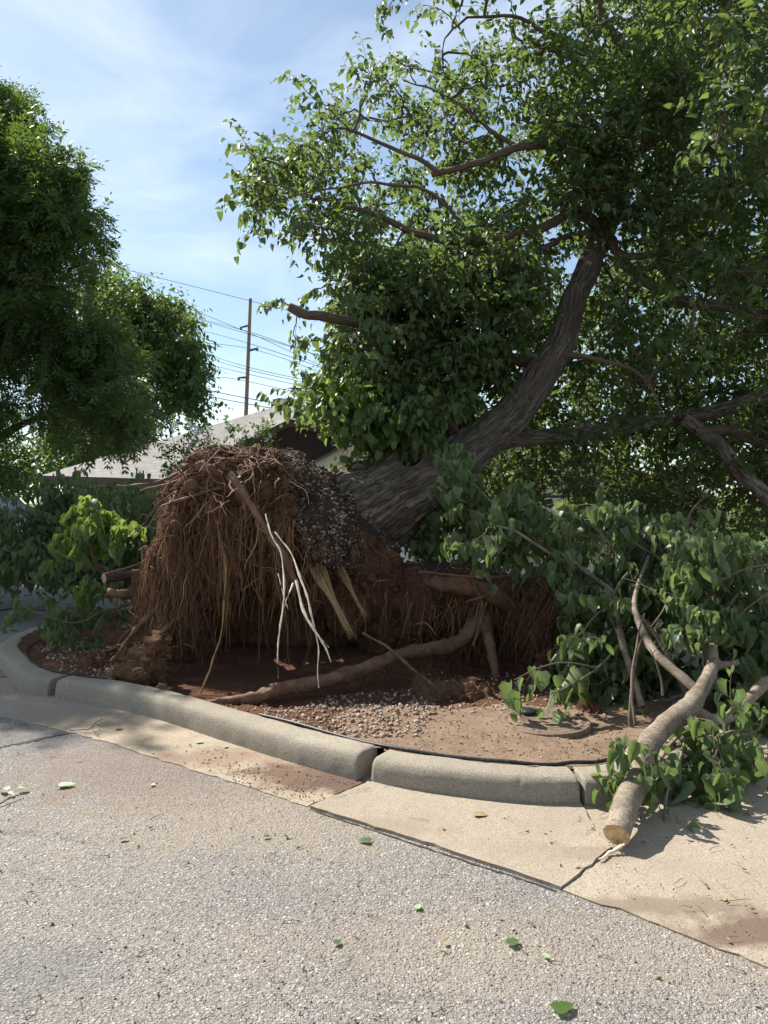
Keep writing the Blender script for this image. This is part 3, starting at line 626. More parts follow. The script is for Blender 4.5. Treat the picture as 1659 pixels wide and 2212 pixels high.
# curtain at the left edge of the plate
bundles([(305, 1190), (345, 1110), (420, 1120), (420, 1240), (305, 1260)], 40, 10, .025, .25, .7, .0016, .0036, off=.09, wob=.02, leansig=.05)
def crawl(P, N_, L0, L1, r0, r1, K=8, bias=(0, 0, -.3), off=.012):
    n = len(P); Ln = rng.uniform(L0, L1, n); d = nrm(rng.normal(0, 1, (n, 3))+np.array(bias)); pts = np.empty((n, K, 3)); cur = P+N_*off; pts[:, 0] = cur
    for k in range(1, K):
        d = nrm(d+rng.normal(0, .28, (n, 3))+np.array(bias)*.15); cur = cur+d*(Ln/(K-1))[:, None]
        for j in range(n):
            q = bvh.find_nearest(Vector(cur[j])); 
            if q[0] is not None: cur[j] = np.array(q[0])+np.array(q[1])*(off+.01*math.sin(k*2.+j))
        pts[:, k] = cur
    return pts, rng.uniform(r0, r1, n)[:, None]*np.linspace(1, .45, K)[None]
P, N_ = surf([(350, 1010), (480, 965), (600, 970), (640, 1050), (620, 1130), (480, 1110), (350, 1120)], 750)
p_, r_ = crawl(P, N_, .15, .6, .0018, .0042, off=.016); V, Q, U = tubes(p_, r_, 3); acc.add(V, Q, U=U)
P, N_ = surf([(300, 1180), (880, 1180), (1250, 1230), (1250, 1480), (250, 1480)], 650); p_, r_ = crawl(P, N_, .1, .4, .0015, .0035); V, Q, U = tubes(p_, r_, 3); acc.add(V, Q, U=U)
P, N_ = surf([(240, 1400), (330, 1330), (420, 1330), (380, 1450), (240, 1450)], 160); p_, r_ = crawl(P, N_, .3, .6, .004, .009, bias=(-.9, -.3, -.7), off=.02); V, Q, U = tubes(p_, r_, 4); acc.add(V, Q, U=U)
P, N_ = surf([(380, 1000), (480, 966), (600, 975), (560, 1010), (400, 1030)], 200); p_, r_ = crawl(P, N_, .3, .7, .003, .006, bias=(-.8, 0, 0), off=.02); V, Q, U = tubes(p_, r_, 4); acc.add(V, Q, U=U)
# short curly fuzz
P, N_ = surf([(350, 1020), (480, 965), (600, 970), (650, 1060), (640, 1160), (560, 1130), (350, 1100)], 1500)
n = len(P); d = nrm(N_+rng.normal(0, .8, (n, 3))); K = 5; pts = np.empty((n, K, 3)); pts[:, 0] = P
for k in range(1, K): d = nrm(d+rng.normal(0, .5, (n, 3))); pts[:, k] = pts[:, k-1]+d*.022
V, Q, U = tubes(pts, np.tile(np.linspace(.0014, .0007, K), (n, 1)), 3); acc.add(V, Q, U=U)
for poly_, n_, L0_, L1_, r0_, r1_, le in (([(360, 1010), (480, 970), (610, 980), (640, 1100), (560, 1160), (360, 1130)], 74, .2, .8, .004, .012, 0), ([(340, 1140), (640, 1150), (660, 1280), (330, 1300)], 44, .25, .8, .004, .011, 0), ([(880, 1220), (1240, 1230), (1240, 1400), (900, 1400)], 66, .15, .5, .004, .011, -.1), ([(640, 1230), (860, 1220), (860, 1330), (640, 1330)], 14, .2, .5, .004, .007, 0)):
    P, N_ = surf(poly_, n_); d0 = nrm(N_*.6+rng.normal(0, .7, P.shape)+[0, -.35, -.15]); n_ = len(P); K = 12; pts = np.empty((n_, K, 3)); pts[:, 0] = P; d = d0.copy(); st = rng.uniform(L0_, L1_, n_)/K
    for k in range(1, K): d = nrm(d+rng.normal(0, .28, d.shape)+[le*.3, -.01, -.14]); pts[:, k] = pts[:, k-1]+d*st[:, None]
    pts[..., 2] = np.maximum(pts[..., 2], .06); V, Q, U = tubes(pts, rng.uniform(r0_, r1_, n_)[:, None]*np.linspace(1, .25, K)[None], 5); acc.add(V, Q, U=U)
o = acc.build('fine_roots', m_fib, plate); o['kind'] = 'stuff'
P, N_ = surf([(300, 1190), (350, 1180), (400, 1350), (310, 1350)], 140); p_, r_ = hang(P-[0, .09, 0], .15, .5, 9, .002, .0045, wob=.03); V, Q, U = tubes(p_, r_, 3); acc2.add(V, Q, U=U)
P, N_ = surf([(470, 1100), (640, 1100), (640, 1250), (470, 1250)], 46); p_, r_ = hang(P-[0, .12, 0], .5, 1.05, 12, .003, .005, wob=.016); V, Q, U = tubes(p_, r_, 4); acc2.add(V, Q, U=U)
P, N_ = surf([(590, 1060), (630, 1080), (640, 1240), (610, 1240)], 110); p_, r_ = hang(P-[0, .03, 0], .1, .4, 8, .002, .004, wob=.03); V, Q, U = tubes(p_, r_, 3); acc2.add(V, Q, U=U)
P, N_ = surf([(960, 1250), (1120, 1250), (1200, 1320), (1100, 1400), (980, 1400)], 70); p_, r_ = hang(P-[0, .12, 0], .2, .55, 9, .003, .006, wob=.035, lean=(-.1, 0)); V, Q, U = tubes(p_, r_, 4); acc2.add(V, Q, U=U)
o = acc2.build('pale_fine_roots', m_fib2, plate); o['kind'] = 'stuff'

def root(L_, mat=m_root, n=26, sides=10, wob=.015, name='root', bumpy=.004, label=None):
    P, r = limb(L_, n, wob=wob, seed=len(L_)+L_[0][0]); V, Q, U = tubes(P, r, sides)
    cc = np.repeat(P, sides+1, 0); V = V+nrm(V-cc)*(fbm(V, 22, 4, .6)*bumpy*1.6+fbm(V+3, 7, 2)*bumpy)[:, None]
    o = mk(name, V, Q, None, mat, plate, True, U)
    if r.max() > .024 and mat is m_root:
        nh = int(60*len(P)/26); ii = rng.integers(1, len(P)-1, nh); d_ = nrm(rng.normal(0, 1, (nh, 3))); st_ = P[ii]+d_*r[ii][:, None]*.9; p_, r_ = hang(st_, .04, .3, 8, .0012, .0032, wob=.05); V2, Q2, U2 = tubes(p_, r_, 3); mk('rootlets', V2, Q2, None, m_fib2 if len(L_) % 2 else m_fib, o, True, U2)['kind'] = 'stuff'
    if label: o['label'] = label
    return P, r
big, bigr = root([(432, 1519, 5.3, .012), (470, 1516, 5.38, .032), (560, 1505, 5.5, .042), (610, 1488, 5.6, .05), (740, 1462, 5.85, .054), (860, 1416, 6.15, .056), (960, 1398, 6.4, .065), (1010, 1372, 6.6, .075), (1045, 1330, 6.85, .09)], n=60, sides=20, wob=.012, bumpy=.01, label='long thick root lying across the hole')
root([(1045, 1340, 6.7, .07), (1055, 1385, 6.5, .04), (1068, 1440, 6.35, .036), (1076, 1492, 6.3, .03)], bumpy=.008, label='broken root hanging down')
root([(1018, 1242, 6.7, .014), (1030, 1275, 6.6, .016), (1045, 1310, 6.55, .016), (1038, 1350, 6.5, .013), (1022, 1395, 6.45, .008)])
root([(880, 1262, 7.0, .05), (960, 1266, 6.8, .075), (1040, 1275, 6.75, .08), (1100, 1310, 6.8, .07), (1130, 1370, 6.9, .05)], bumpy=.012)
root([(905, 1236, 6.75, .012), (980, 1242, 6.65, .012), (1070, 1248, 6.6, .01), (1100, 1244, 6.6, .006)])
root([(1000, 1300, 6.6, .008), (1060, 1280, 6.5, .009), (1092, 1255, 6.45, .005)]); root([(1040, 1340, 6.6, .012), (1055, 1300, 6.5, .007), (1090, 1262, 6.45, .004)])
root([(785, 1370, 6.3, .012), (840, 1400, 6.1, .012), (900, 1450, 5.8, .01), (945, 1492, 5.6, .006)])
root([(495, 1022, 6.15, .03), (530, 1075, 6.05, .028), (570, 1140, 5.98, .026), (610, 1200, 5.95, .025), (642, 1262, 5.92, .02)], bumpy=.007, label='rough brown root running down the front')
root([(470, 1150, 6.3, .009), (484, 1230, 6.1, .008), (486, 1330, 6.0, .008), (460, 1420, 5.9, .007), (433, 1498, 5.8, .005)], m_fib2, wob=.02)
root([(340, 1098, 6.25, .006), (400, 1078, 6.2, .012), (450, 1060, 6.25, .014), (500, 1050, 6.35, .012)])
root([(300, 1060, 6.5, .005), (380, 1040, 6.4, .011), (440, 1012, 6.4, .012), (500, 1000, 6.5, .01)]); root([(250, 1048, 7.0, .004), (330, 1044, 6.7, .008), (400, 1015, 6.5, .012), (460, 1005, 6.5, .012)])
root([(232, 1277, 6.7, .04), (265, 1282, 6.75, .042), (320, 1290, 6.9, .05), (400, 1290, 7.0, .05)], bumpy=.008, label='snapped orange root stub')
root([(225, 1240, 6.8, .006), (300, 1215, 6.7, .012), (350, 1180, 6.7, .018)]); root([(238, 1430, 6.4, .012), (290, 1360, 6.5, .022), (350, 1300, 6.6, .03)], bumpy=.008); root([(260, 1440, 6.35, .01), (330, 1380, 6.4, .02), (400, 1320, 6.6, .03)], bumpy=.008)
root([(400, 1010, 6.35, .03), (440, 1012, 6.3, .034), (480, 1030, 6.3, .03)], bumpy=.01); root([(570, 1105, 6.2, .006), (600, 1075, 6.2, .01), (625, 1065, 6.3, .008)])
# pale peeled roots
for L_ in ([(572, 1112, 5.98, .006), (585, 1160, 5.95, .008), (608, 1200, 5.92, .008), (612, 1300, 5.9, .009), (604, 1380, 5.88, .008), (598, 1460, 5.86, .005)],
           [(590, 1150, 5.97, .007), (630, 1200, 5.92, .010), (655, 1270, 5.88, .011), (672, 1330, 5.86, .011), (688, 1400, 5.84, .009), (688, 1450, 5.82, .007), (690, 1490, 5.8, .004)],
           [(636, 1255, 5.9, .013), (650, 1300, 5.87, .014), (672, 1345, 5.84, .014), (692, 1375, 5.82, .013), (706, 1400, 5.8, .012), (716, 1426, 5.79, .007)],
           [(632, 1256, 5.9, .008), (620, 1285, 5.88, .006), (613, 1310, 5.88, .006)], [(676, 1350, 5.84, .006), (700, 1380, 5.82, .005), (714, 1398, 5.81, .003)], [(598, 1240, 5.95, .005), (612, 1290, 5.93, .004), (620, 1315, 5.93, .003)],
           [(505, 1062, 6.15, .010), (495, 1045, 6.14, .010), (520, 1030, 6.15, .007)]):
    root([(a_, b_, c_-min(.5, .06+.4*max(0, (b_-1060)/250)) if b_ > 1065 else c_, d_*.72) for a_, b_, c_, d_ in L_], m_white, 30, 7, .018, 'peeled_root', .0022)
# torn, splintered wood
acc = Acc()
for (x0, y0, x1, y1, Y0, n_, sp_) in ((690, 1238, 768, 1392, 6.28, 240, 24), (745, 1252, 796, 1345, 6.35, 110, 13)):
    a_ = at(x0-14, y0-30, Y0+.22); b_ = at(x1, y1, Y0-.38); K = 10; ax_ = b_-a_; s1 = rng.beta(2.2, 2.0, (n_, 1))*.62+.38; s = s1*np.linspace(0, 1, K)[None]
    wd_ = (.085*sp_/24)*(1-.85*s**1.6)*(.75+.25*np.sin(s*9)); th = rng.uniform(-1, 1, (n_, 1))*(1.1-.45*s1); side_ = nrm(np.cross(ax_, [0, 1, 0])); fl_ = rng.normal(0, .02, (n_, 1))*np.maximum(0, s-.5)**2*4
    pts = a_+ax_*s[..., None]+side_*(wd_*th+fl_)[..., None]+np.array([0, 1, 0])*(wd_*rng.uniform(-.5, .5, (n_, 1)))[..., None]+rng.normal(0, .0016, (n_, K, 3))
    rr = rng.uniform(.0009, .0032, (n_, 1))*np.linspace(1, .25, K)[None]; V, Q, U = tubes(pts, rr, 3); acc.add(V, Q, U=U)
acc.build('splintered_root', m_split, plate)['label'] = 'pale torn splintered wood sticking out of the root plate'

# trunk
TR = [(735, 1150, 7.45, .58), (790, 1108, 7.45, .49), (850, 1066, 7.45, .44), (905, 1035, 7.5, .39), (950, 1010, 7.55, .32), (1000, 978, 7.6, .255), (1055, 942, 7.7, .21), (1118, 882, 7.78, .182), (1164, 820, 7.85, .172), (1204, 762, 7.92, .165), (1228, 700, 8.0, .138), (1252, 630, 8.12, .13), (1278, 560, 8.3, .12), (1306, 490, 8.4, .108), (1338, 400, 8.6, .10), (1352, 300, 8.8, .09), (1385, 170, 9.0, .075), (1400, 40, 9.2, .06), (1420, -120, 9.3, .04)]
P, r = limb(TR, 420, wob=.02, seed=2); sd_ = 150
V, Q, U = tubes(P, r, sd_); cc = np.repeat(P, sd_+1, 0); dirv = nrm(V-cc)
ang = np.tile(np.arange(sd_+1)/sd_*2*math.pi, len(P)); along = np.repeat(np.r_[0, np.cumsum(np.linalg.norm(np.diff(P, axis=0), axis=1))], sd_+1); rad = np.repeat(r, sd_+1)
q3 = np.c_[np.cos(ang)*rad*15, np.sin(ang)*rad*15, along*3.4+.8*vn(np.c_[np.cos(ang)*2, np.sin(ang)*2, along*2.5])*1.5]
ridge = 1-np.abs(fbm(q3, 1, 3, .55)); lum = fbm(V, 2.2, 3)
V = V+dirv*((ridge-.6)*.055*np.minimum(1, rad/.3)+lum*.055*rad/.4)[:, None]
kn = at(884, 990, 7.2); dd = np.linalg.norm((V-kn)*[1, .5, 1], axis=1); V = V+dirv*(np.exp(-((dd-.12)/.04)**2)*.035-np.exp(-(dd/.085)**4)*.14)[:, None]
kn2 = at(1205, 745, 7.6); dd = np.linalg.norm(V-kn2, axis=1); V = V+dirv*(np.exp(-((dd)/.09)**2)*.05)[:, None]
trunk = mk('trunk', V, Q, None, m_bark, tree, True, U); limbs = [(P, r)]
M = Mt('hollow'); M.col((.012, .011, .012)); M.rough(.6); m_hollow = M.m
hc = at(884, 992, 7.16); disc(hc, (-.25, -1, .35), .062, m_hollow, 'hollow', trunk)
LIMBS = [
 [(1050, 955, 7.9, .10), (1150, 948, 8.05, .09), (1250, 937, 8.2, .085), (1350, 920, 8.4, .085), (1500, 897, 8.2, .08), (1600, 870, 7.9, .075), (1700, 842, 7.6, .08), (1850, 800, 7.4, .06)],
 [(1480, 905, 8.1, .08), (1545, 950, 8.0, .075), (1590, 1010, 7.9, .08), (1659, 1082, 7.8, .075), (1760, 1160, 7.7, .05)],
 [(1500, 930, 8.0, .05), (1580, 935, 8.0, .06), (1659, 960, 8.0, .05), (1750, 990, 8, .04)],
 [(1305, 500, 8.4, .08), (1255, 455, 8.2, .055), (1180, 485, 8.05, .05), (1110, 508, 8.0, .045), (1030, 520, 7.95, .042), (960, 516, 7.9, .045), (890, 500, 7.85, .035), (820, 468, 7.8, .028), (752, 448, 7.7, .018)],
 [(1345, 400, 8.6, .06), (1310, 350, 8.4, .05), (1250, 322, 8.2, .045), (1180, 316, 8.1, .045), (1120, 322, 8.0, .042), (1050, 345, 7.95, .036), (985, 362, 7.9, .032), (935, 372, 7.9, .03)],
 [(940, 372, 7.9, .026), (880, 340, 7.85, .022), (810, 305, 7.8, .018), (740, 280, 7.75, .012), (680, 300, 7.7, .006)],
 [(1120, 322, 8.0, .03), (1060, 280, 8.1, .022), (1000, 230, 8.1, .015), (930, 190, 8.1, .01), (870, 170, 8.1, .006)],
 [(1350, 310, 8.8, .06), (1300, 280, 8.7, .05), (1258, 240, 8.6, .05), (1258, 170, 8.6, .05), (1235, 120, 8.6, .045), (1200, 80, 8.6, .03), (1120, 40, 8.6, .02), (1010, 40, 8.6, .012)],
 [(1390, 170, 9.0, .06), (1350, 110, 8.9, .06), (1310, 50, 8.9, .055), (1285, -20, 8.9, .045), (1230, -120, 8.9, .02)],
 [(1310, 500, 8.4, .07), (1345, 548, 8.2, .045), (1410, 545, 8.1, .038), (1480, 540, 8.0, .032), (1560, 570, 7.9, .022), (1650, 600, 7.8, .012)],
 [(1800, 200, 8.4, .13), (1659, 265, 8.3, .10), (1560, 300, 8.4, .075), (1450, 350, 8.5, .05), (1350, 400, 8.6, .05)],
 [(1200, 790, 7.95, .09), (1090, 775, 8.0, .06), (960, 735, 8.0, .05), (830, 712, 7.5, .05), (715, 690, 7.2, .048), (655, 678, 7.1, .046), (622, 666, 7.1, .042)],
 [(1300, 505, 8.4, .06), (1230, 512, 8.2, .035), (1185, 535, 8.1, .032), (1140, 552, 8.0, .028), (1080, 560, 7.9, .012)],
 [(1215, 765, 7.8, .04), (1290, 775, 7.6, .022), (1340, 790, 7.5, .018), (1400, 830, 7.4, .012), (1440, 900, 7.3, .006)],
 [(1750, 700, 8.0, .08), (1640, 682, 8.0, .07), (1580, 668, 8.1, .06), (1450, 640, 8.3, .05), (1330, 560, 8.4, .06)],
 [(890, 960, 7.4, .05), (890, 930, 7.4, .035), (850, 880, 7.4, .022), (760, 850, 7.4, .014), (690, 850, 7.4, .007)],
 [(1000, 950, 7.6, .05), (960, 900, 7.6, .035), (900, 850, 7.6, .02), (860, 790, 7.6, .01)],
 [(890, 1180, 8.6, .09), (900, 1130, 8.5, .085), (930, 1080, 8.4, .08), (1000, 1020, 8.0, .07)],
 [(1000, 500, 7.9, .02), (960, 440, 7.9, .018), (880, 400, 7.8, .015), (760, 395, 7.7, .012), (660, 420, 7.6, .008), (560, 440, 7.5, .004)],
 [(1345, 345, 8.7, .05), (1440, 280, 8.4, .04), (1520, 180, 8.0, .03), (1560, 80, 7.6, .02), (1600, -60, 7.2, .015)],
]
for i, L_ in enumerate(LIMBS):
    P, r = limb(L_, 40, wob=.03, seed=i); limbs.append((P, r)); b = i in (0, 1, 10, 14)
    V, Q, U = tubes(P, r, 20); V = V+nrm(V-np.repeat(P, 21, 0))*(fbm(V, 12, 3)*.1*np.repeat(r, 21))[:, None]
    mk('limb', V, Q, None, m_bark if b else m_bark2, tree, True, U)
lb = limbs[12][0]; disc(lb[-1]+[-.005, 0, 0], (-1, -.4, .2), .036, m_sawn, 'snapped_end', tree, rough=.015)
crown = [(930, -200), (960, 60), (930, 130), (850, 150), (790, 170), (760, 240), (690, 265), (620, 320), (520, 350), (500, 400), (540, 465), (640, 480), (710, 560), (700, 640), (730, 700), (730, 780), (660, 835), (750, 925), (800, 960), (870, 930), (960, 960), (1000, 1130), (1250, 1200), (1500, 1150), (1950, 1150), (1950, -200)]
tp = proj(limbs[0][0]); tY = limbs[0][0][:, 1]; tr_ = limbs[0][1]
def dens(P):
    d = np.ones(len(P)); top = P[:, 1] < 330; nz = vn(np.c_[P/95., np.zeros(len(P))]); d = np.where(top, np.clip(.62+nz*1.1, .05, 1), np.clip(.85+nz*.5, .3, 1)); return d*np.where(P[:, 0] > 1500, .75, 1)
def crown_pts(poly, n, Ya, Yb, f=dens, pad=75):
    p2 = sample_poly(poly, n*2, f); Y = rng.uniform(Ya, Yb, len(p2)); out = []
    for (x, y), yy in zip(p2, Y):
        j = np.hypot(tp[:, 0]-x, tp[:, 1]-y).argmin(); d = math.hypot(tp[j, 0]-x, tp[j, 1]-y)-tr_[j]*F/tY[j]
        if d < pad and yy < tY[j]+.25 and y > 480: continue
        out.append(at(x, y, yy))
    return np.array(out[:n])
SK = skeleton(limbs)
tips = np.vstack([crown_pts(crown, 430, 7.6, 9.4), crown_pts(crown, 420, 8.4, 11.2), crown_pts([(760, 540), (1200, 540), (1150, 700), (1080, 860), (960, 950), (860, 920), (800, 920), (740, 850), (760, 740), (740, 640)], 190, 7.3, 8.6, None, 60), crown_pts([(1150, 180), (1500, 150), (1500, 480), (1180, 470)], 60, 7.6, 8.3, None, -300), crown_pts([(1000, 860), (1950, 600), (1950, 1200), (1000, 1180)], 260, 9.0, 12.5, None), crown_pts([(1150, 600), (1950, 450), (1950, 1200), (1140, 1190)], 260, 11.0, 13.6, None), crown_pts([(1300, 60), (1950, 0), (1950, 500), (1350, 520)], 120, 8.5, 11, None), crown_pts([(1150, -200), (1950, -200), (1950, 1150), (1250, 1150), (1350, 800), (1420, 450)], 330, 8.2, 11.8, None), crown_pts([(1400, 500), (1950, 400), (1950, 900), (1500, 850), (1350, 700)], 36, 6.8, 7.8, None), crown_pts([(1480, -100), (1950, -150), (1950, 420), (1560, 380)], 40, 5.6, 7.5, None)])
BP, BR = grow(SK, tips, 8, .022, .005)
tw = Acc(); V, Q, U = tubes(BP, BR, 5); tw.add(V, Q, U=U)
lv = Acc()
def cloud(BP, lv, tw, per, Ln, **kw):
    n = len(BP); t = rng.uniform(.45, 1, (n, per))*6.999; t[:, 0] = 6.99; i = t.astype(int); f = (t-i)[..., None]; ar = np.arange(n)[:, None]
    A = BP[ar, i]*(1-f)+BP[ar, i+1]*f; ax = nrm(BP[:, -1]-BP[:, 0])[:, None]
    D = nrm(ax*.5+rng.normal(0, .75, A.shape)+np.array([0, 0, .1]))
    sprigs(lv, tw, A.reshape(-1, 3), D.reshape(-1, 3), rng.uniform(Ln*.6, Ln*1.3, A.shape[0]*per), **kw)
cloud(BP, lv, tw, 6, .40, nleaf=10, size=.087, droop=.3, hang=.33, kind='mid', r=.0035, petiole=False, fold=(.05, .95), curl=(-.1, .7))
# trailing sprigs that make the silhouette: start, pixel end
edge = [((760, 290), (630, 175), 7.7), ((700, 300), (680, 180), 7.7), ((560, 380), (530, 310), 7.5), ((600, 400), (500, 420), 7.5), ((600, 430), (545, 500), 7.5), ((650, 420), (510, 380), 7.6), ((860, 200), (800, 160), 8.0), ((900, 180), (860, 150), 8), ((990, 60), (915, 10), 8.5), ((850, -60), (815, 70), 8.3), ((900, -60), (840, 30), 8.3), ((640, 675), (590, 665), 7.9), ((640, 680), (635, 770), 7.9), ((700, 850), (605, 850), 7.4), ((720, 880), (620, 880), 7.4), ((760, 960), (740, 1030), 7.3), ((720, 620), (660, 650), 7.7), ((740, 540), (670, 520), 7.6), ((700, 480), (640, 500), 7.5), ((720, 760), (690, 740), 7.7), ((800, 180), (790, 150), 8.0), ((1110, 50), (1100, -30), 8.6)]
A = np.array([at(a, b, Y) for (a, b), _, Y in edge]); B = np.array([at(c, d, Y-.1) for _, (c, d), Y in edge])
K = 8; s = np.linspace(0, 1, K)[None, :, None]; EP = A[:, None]+(B-A)[:, None]*s+rng.normal(0, .012, (len(A), K, 3)); EP[..., 2] += .06*np.sin(s[..., 0]*math.pi)
V, Q, U = tubes(EP, np.tile(np.linspace(.008, .003, K), (len(A), 1)), 4); tw.add(V, Q, U=U)
for k in range(3): sprigs(lv, tw, EP[:, 2+2*k], nrm(B-A)+rng.normal(0, .35, A.shape), .3, nleaf=9, size=.088, droop=.5, hang=.6, r=.003)
# the shoots over the base of the trunk, lit from behind
sh = crown_pts([(650, 845), (760, 830), (900, 850), (960, 930), (880, 950), (810, 975), (750, 925)], 56, 7.0, 7.7, None, -200); BP2, BR2 = grow(SK, sh, 8, .012, .004)
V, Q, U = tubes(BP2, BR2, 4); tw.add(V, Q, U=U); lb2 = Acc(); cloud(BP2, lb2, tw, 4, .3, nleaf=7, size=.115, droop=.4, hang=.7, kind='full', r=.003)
# hanging sprays under the trunk, in front of the garage
sh = np.vstack([crown_pts([(715, 650), (860, 665), (860, 790), (720, 770)], 12, 6.9, 7.15, None, -900), crown_pts([(880, 870), (1000, 870), (990, 940), (900, 945)], 9, 6.95, 7.15, None, -900)]); BP2, BR2 = grow(SK, sh, 8, .010, .003); V, Q, U = tubes(BP2, BR2, 4); tw.add(V, Q, U=U); cloud(BP2, lv, tw, 4, .28, nleaf=8, size=.095, droop=.5, hang=.6, kind='mid', r=.003)
sh = crown_pts([(900, 1010), (1020, 1020), (1060, 1180), (900, 1190)], 40, 7.2, 8.2, None, -200); BP2, BR2 = grow(SK, sh, 8, .012, .004)
V, Q, U = tubes(BP2, BR2, 4); tw.add(V, Q, U=U); cloud(BP2, lv, tw, 3, .3, nleaf=7, size=.11, droop=.9, hang=.9, kind='full', r=.003)
tw.build('branches', m_bark2, tree)['kind'] = 'stuff'
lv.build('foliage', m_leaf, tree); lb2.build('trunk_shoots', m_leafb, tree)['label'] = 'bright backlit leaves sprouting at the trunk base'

# ------------------------------------------------------------------ CUT BRANCHES, right
def branch_thing(name, label, limbs_px, tips, mat=m_log, leafm=m_leafw, per=3, Ln=.28, size=.115, hang=.85, droop=.7, cut=None, group=None, grow_r=.012, sides=24, twigm=m_twig, nleaf=7, cat='branch', kind='full', extra=None, clump=False):
    p0 = at(*limbs_px[0][0][:3]); t = thing(name, label, cat, (p0[0], p0[1], max(0, p0[2]-.1)), group); Ls = []
    for i, L_ in enumerate(limbs_px):
        P, r = limb(L_, 50 if i == 0 else 30, wob=.014, seed=i+L_[0][0]); Ls.append((P, r)); V, Q, U = tubes(P, r, sides); V = V+nrm(V-np.repeat(P, sides+1, 0))*(fbm(V, 13, 4, .6)*.13*np.repeat(r, sides+1))[:, None]
        o = mk('limb', V, Q, None, mat, t, True, U)
        if cut and i in cut: e = cut[i]; j = 0 if e == 0 else -1; k = 1 if e == 0 else -2; d_ = nrm(P[j]-P[k]); disc(P[j]+d_*.001, d_, r[j]*1.0, m_sawn, 'cut_face', o, 28, .003)
    tw = Acc(); lv = Acc()
    if len(tips):
        BP, BR = grow(skeleton(Ls), tips, 8, grow_r, .003, sag=.1); V, Q, U = tubes(BP, BR, 5); tw.add(V, Q, U=U)
        cloud(BP, lv, tw, per, Ln, nleaf=nleaf, size=size, droop=droop, hang=hang, kind=kind, r=.003, fold=(.15, 1.15), curl=(.1, .8))
    if extra is not None: extra(lv, tw)
    tw.build('twigs', twigm, t)['kind'] = 'stuff'; lv.build('foliage', leafm, t); return t
def tipbox(poly, n, Ya, Yb, f=None):
    return np.array([at(x, y, rng.uniform(Ya, Yb)) for x, y in sample_poly(poly, n, f)])
# hero log
logt = tipbox([(1470, 1620), (1600, 1560), (1670, 1590), (1570, 1650), (1500, 1690), (1440, 1770), (1400, 1790)], 30, 3.75, 4.4)
logt[:, 2] = np.maximum(logt[:, 2], .12)
branch_thing('cut_branch', 'thick grey-brown cut branch, its sawn end on the concrete, forking at its far end',
    [[(1335, 1808, 3.27, .058), (1350, 1762, 3.37, .059), (1375, 1690, 3.64, .060), (1400, 1622, 3.85, .060), (1438, 1572, 4.03, .055), (1488, 1530, 4.21, .058), (1512, 1490, 4.40, .046), (1530, 1455, 4.55, .040), (1548, 1432, 4.68, .036)],
     [(1508, 1492, 4.42, .034), (1478, 1466, 4.5, .029), (1440, 1435, 4.6, .029), (1412, 1400, 4.75, .027), (1385, 1350, 4.95, .024), (1375, 1290, 5.2, .018), (1400, 1200, 5.5, .010)],
     [(1538, 1445, 4.66, .036), (1540, 1412, 4.75, .031), (1541, 1376, 4.85, .029)],
     [(1545, 1442, 4.68, .024), (1570, 1438, 4.72, .023), (1592, 1433, 4.78, .021)],
     [(1500, 1540, 4.26, .038), (1540, 1556, 4.3, .034), (1585, 1545, 4.4, .034), (1625, 1505, 4.5, .034), (1670, 1468, 4.6, .034), (1760, 1420, 4.8, .028)]],
    logt, cut={0: 0, 2: 1, 3: 1}, per=2, Ln=.26, size=.115, group=None)
# sprays hanging by the log
spl = branch_thing('leafy_branch', 'leafy drooping spray tucked under the thick cut log beside the kerb', [[(1470, 1590, 4.35, .012), (1420, 1650, 4.0, .01), (1400, 1730, 3.75, .006)], [(1480, 1600, 4.2, .01), (1440, 1720, 3.75, .008), (1450, 1830, 3.4, .004)]],
    tipbox([(1352, 1650), (1395, 1620), (1365, 1700), (1335, 1770)], 12, 3.55, 3.9), per=1, Ln=.12, size=.095, grow_r=.006,
    extra=lambda lv, tw: sprigs(lv, tw, np.array([at(1440, 1640, 4.0), at(1470, 1640, 4.0), at(1500, 1620, 4.1), at(1530, 1610, 4.15), at(1560, 1590, 4.25), at(1440, 1700, 3.8), at(1600, 1540, 4.4), at(1420, 1730, 3.7), at(1330, 1690, 3.95), at(1460, 1760, 3.55)]), np.array([(.2, -.3, -.9)]*10), .3, nleaf=7, size=.12, droop=.8, hang=.95, kind='full', r=.003, fold=(.1, .8)))
# long arching branch over the soil
branch_thing('arching_branch', 'long slender bare-barked branch sloping from the trunk down to the right over the root hole', 
    [[(1385, 1530, 4.9, .022), (1362, 1440, 5.1, .024), (1335, 1350, 5.35, .026), (1325, 1290, 5.55, .024), (1290, 1255, 5.7, .018), (1220, 1205, 5.9, .016), (1150, 1165, 6.05, .013), (1060, 1085, 6.25, .010), (990, 1015, 6.4, .007), (935, 980, 6.45, .004)],
     [(1325, 1290, 5.55, .018), (1350, 1250, 5.5, .012), (1372, 1225, 5.5, .006)],
     [(1250, 1225, 5.85, .012), (1170, 1185, 5.8, .012), (1110, 1150, 5.8, .011), (1050, 1130, 5.9, .009)]],
    np.vstack([tipbox([(950, 970), (1010, 1000), (1010, 1080), (940, 1050)], 6, 6.2, 6.5), tipbox([(1030, 1080), (1110, 1100), (1200, 1210), (1100, 1230), (1000, 1180), (1000, 1130)], 18, 5.7, 6.1), tipbox([(1090, 1040), (1130, 1040), (1140, 1110), (1090, 1100)], 4, 6, 6.2), tipbox([(1200, 1200), (1320, 1270), (1320, 1330), (1240, 1310)], 8, 5.5, 5.8)]), per=2, Ln=.2, size=.12, hang=.95, droop=.8, grow_r=.008, sides=12)
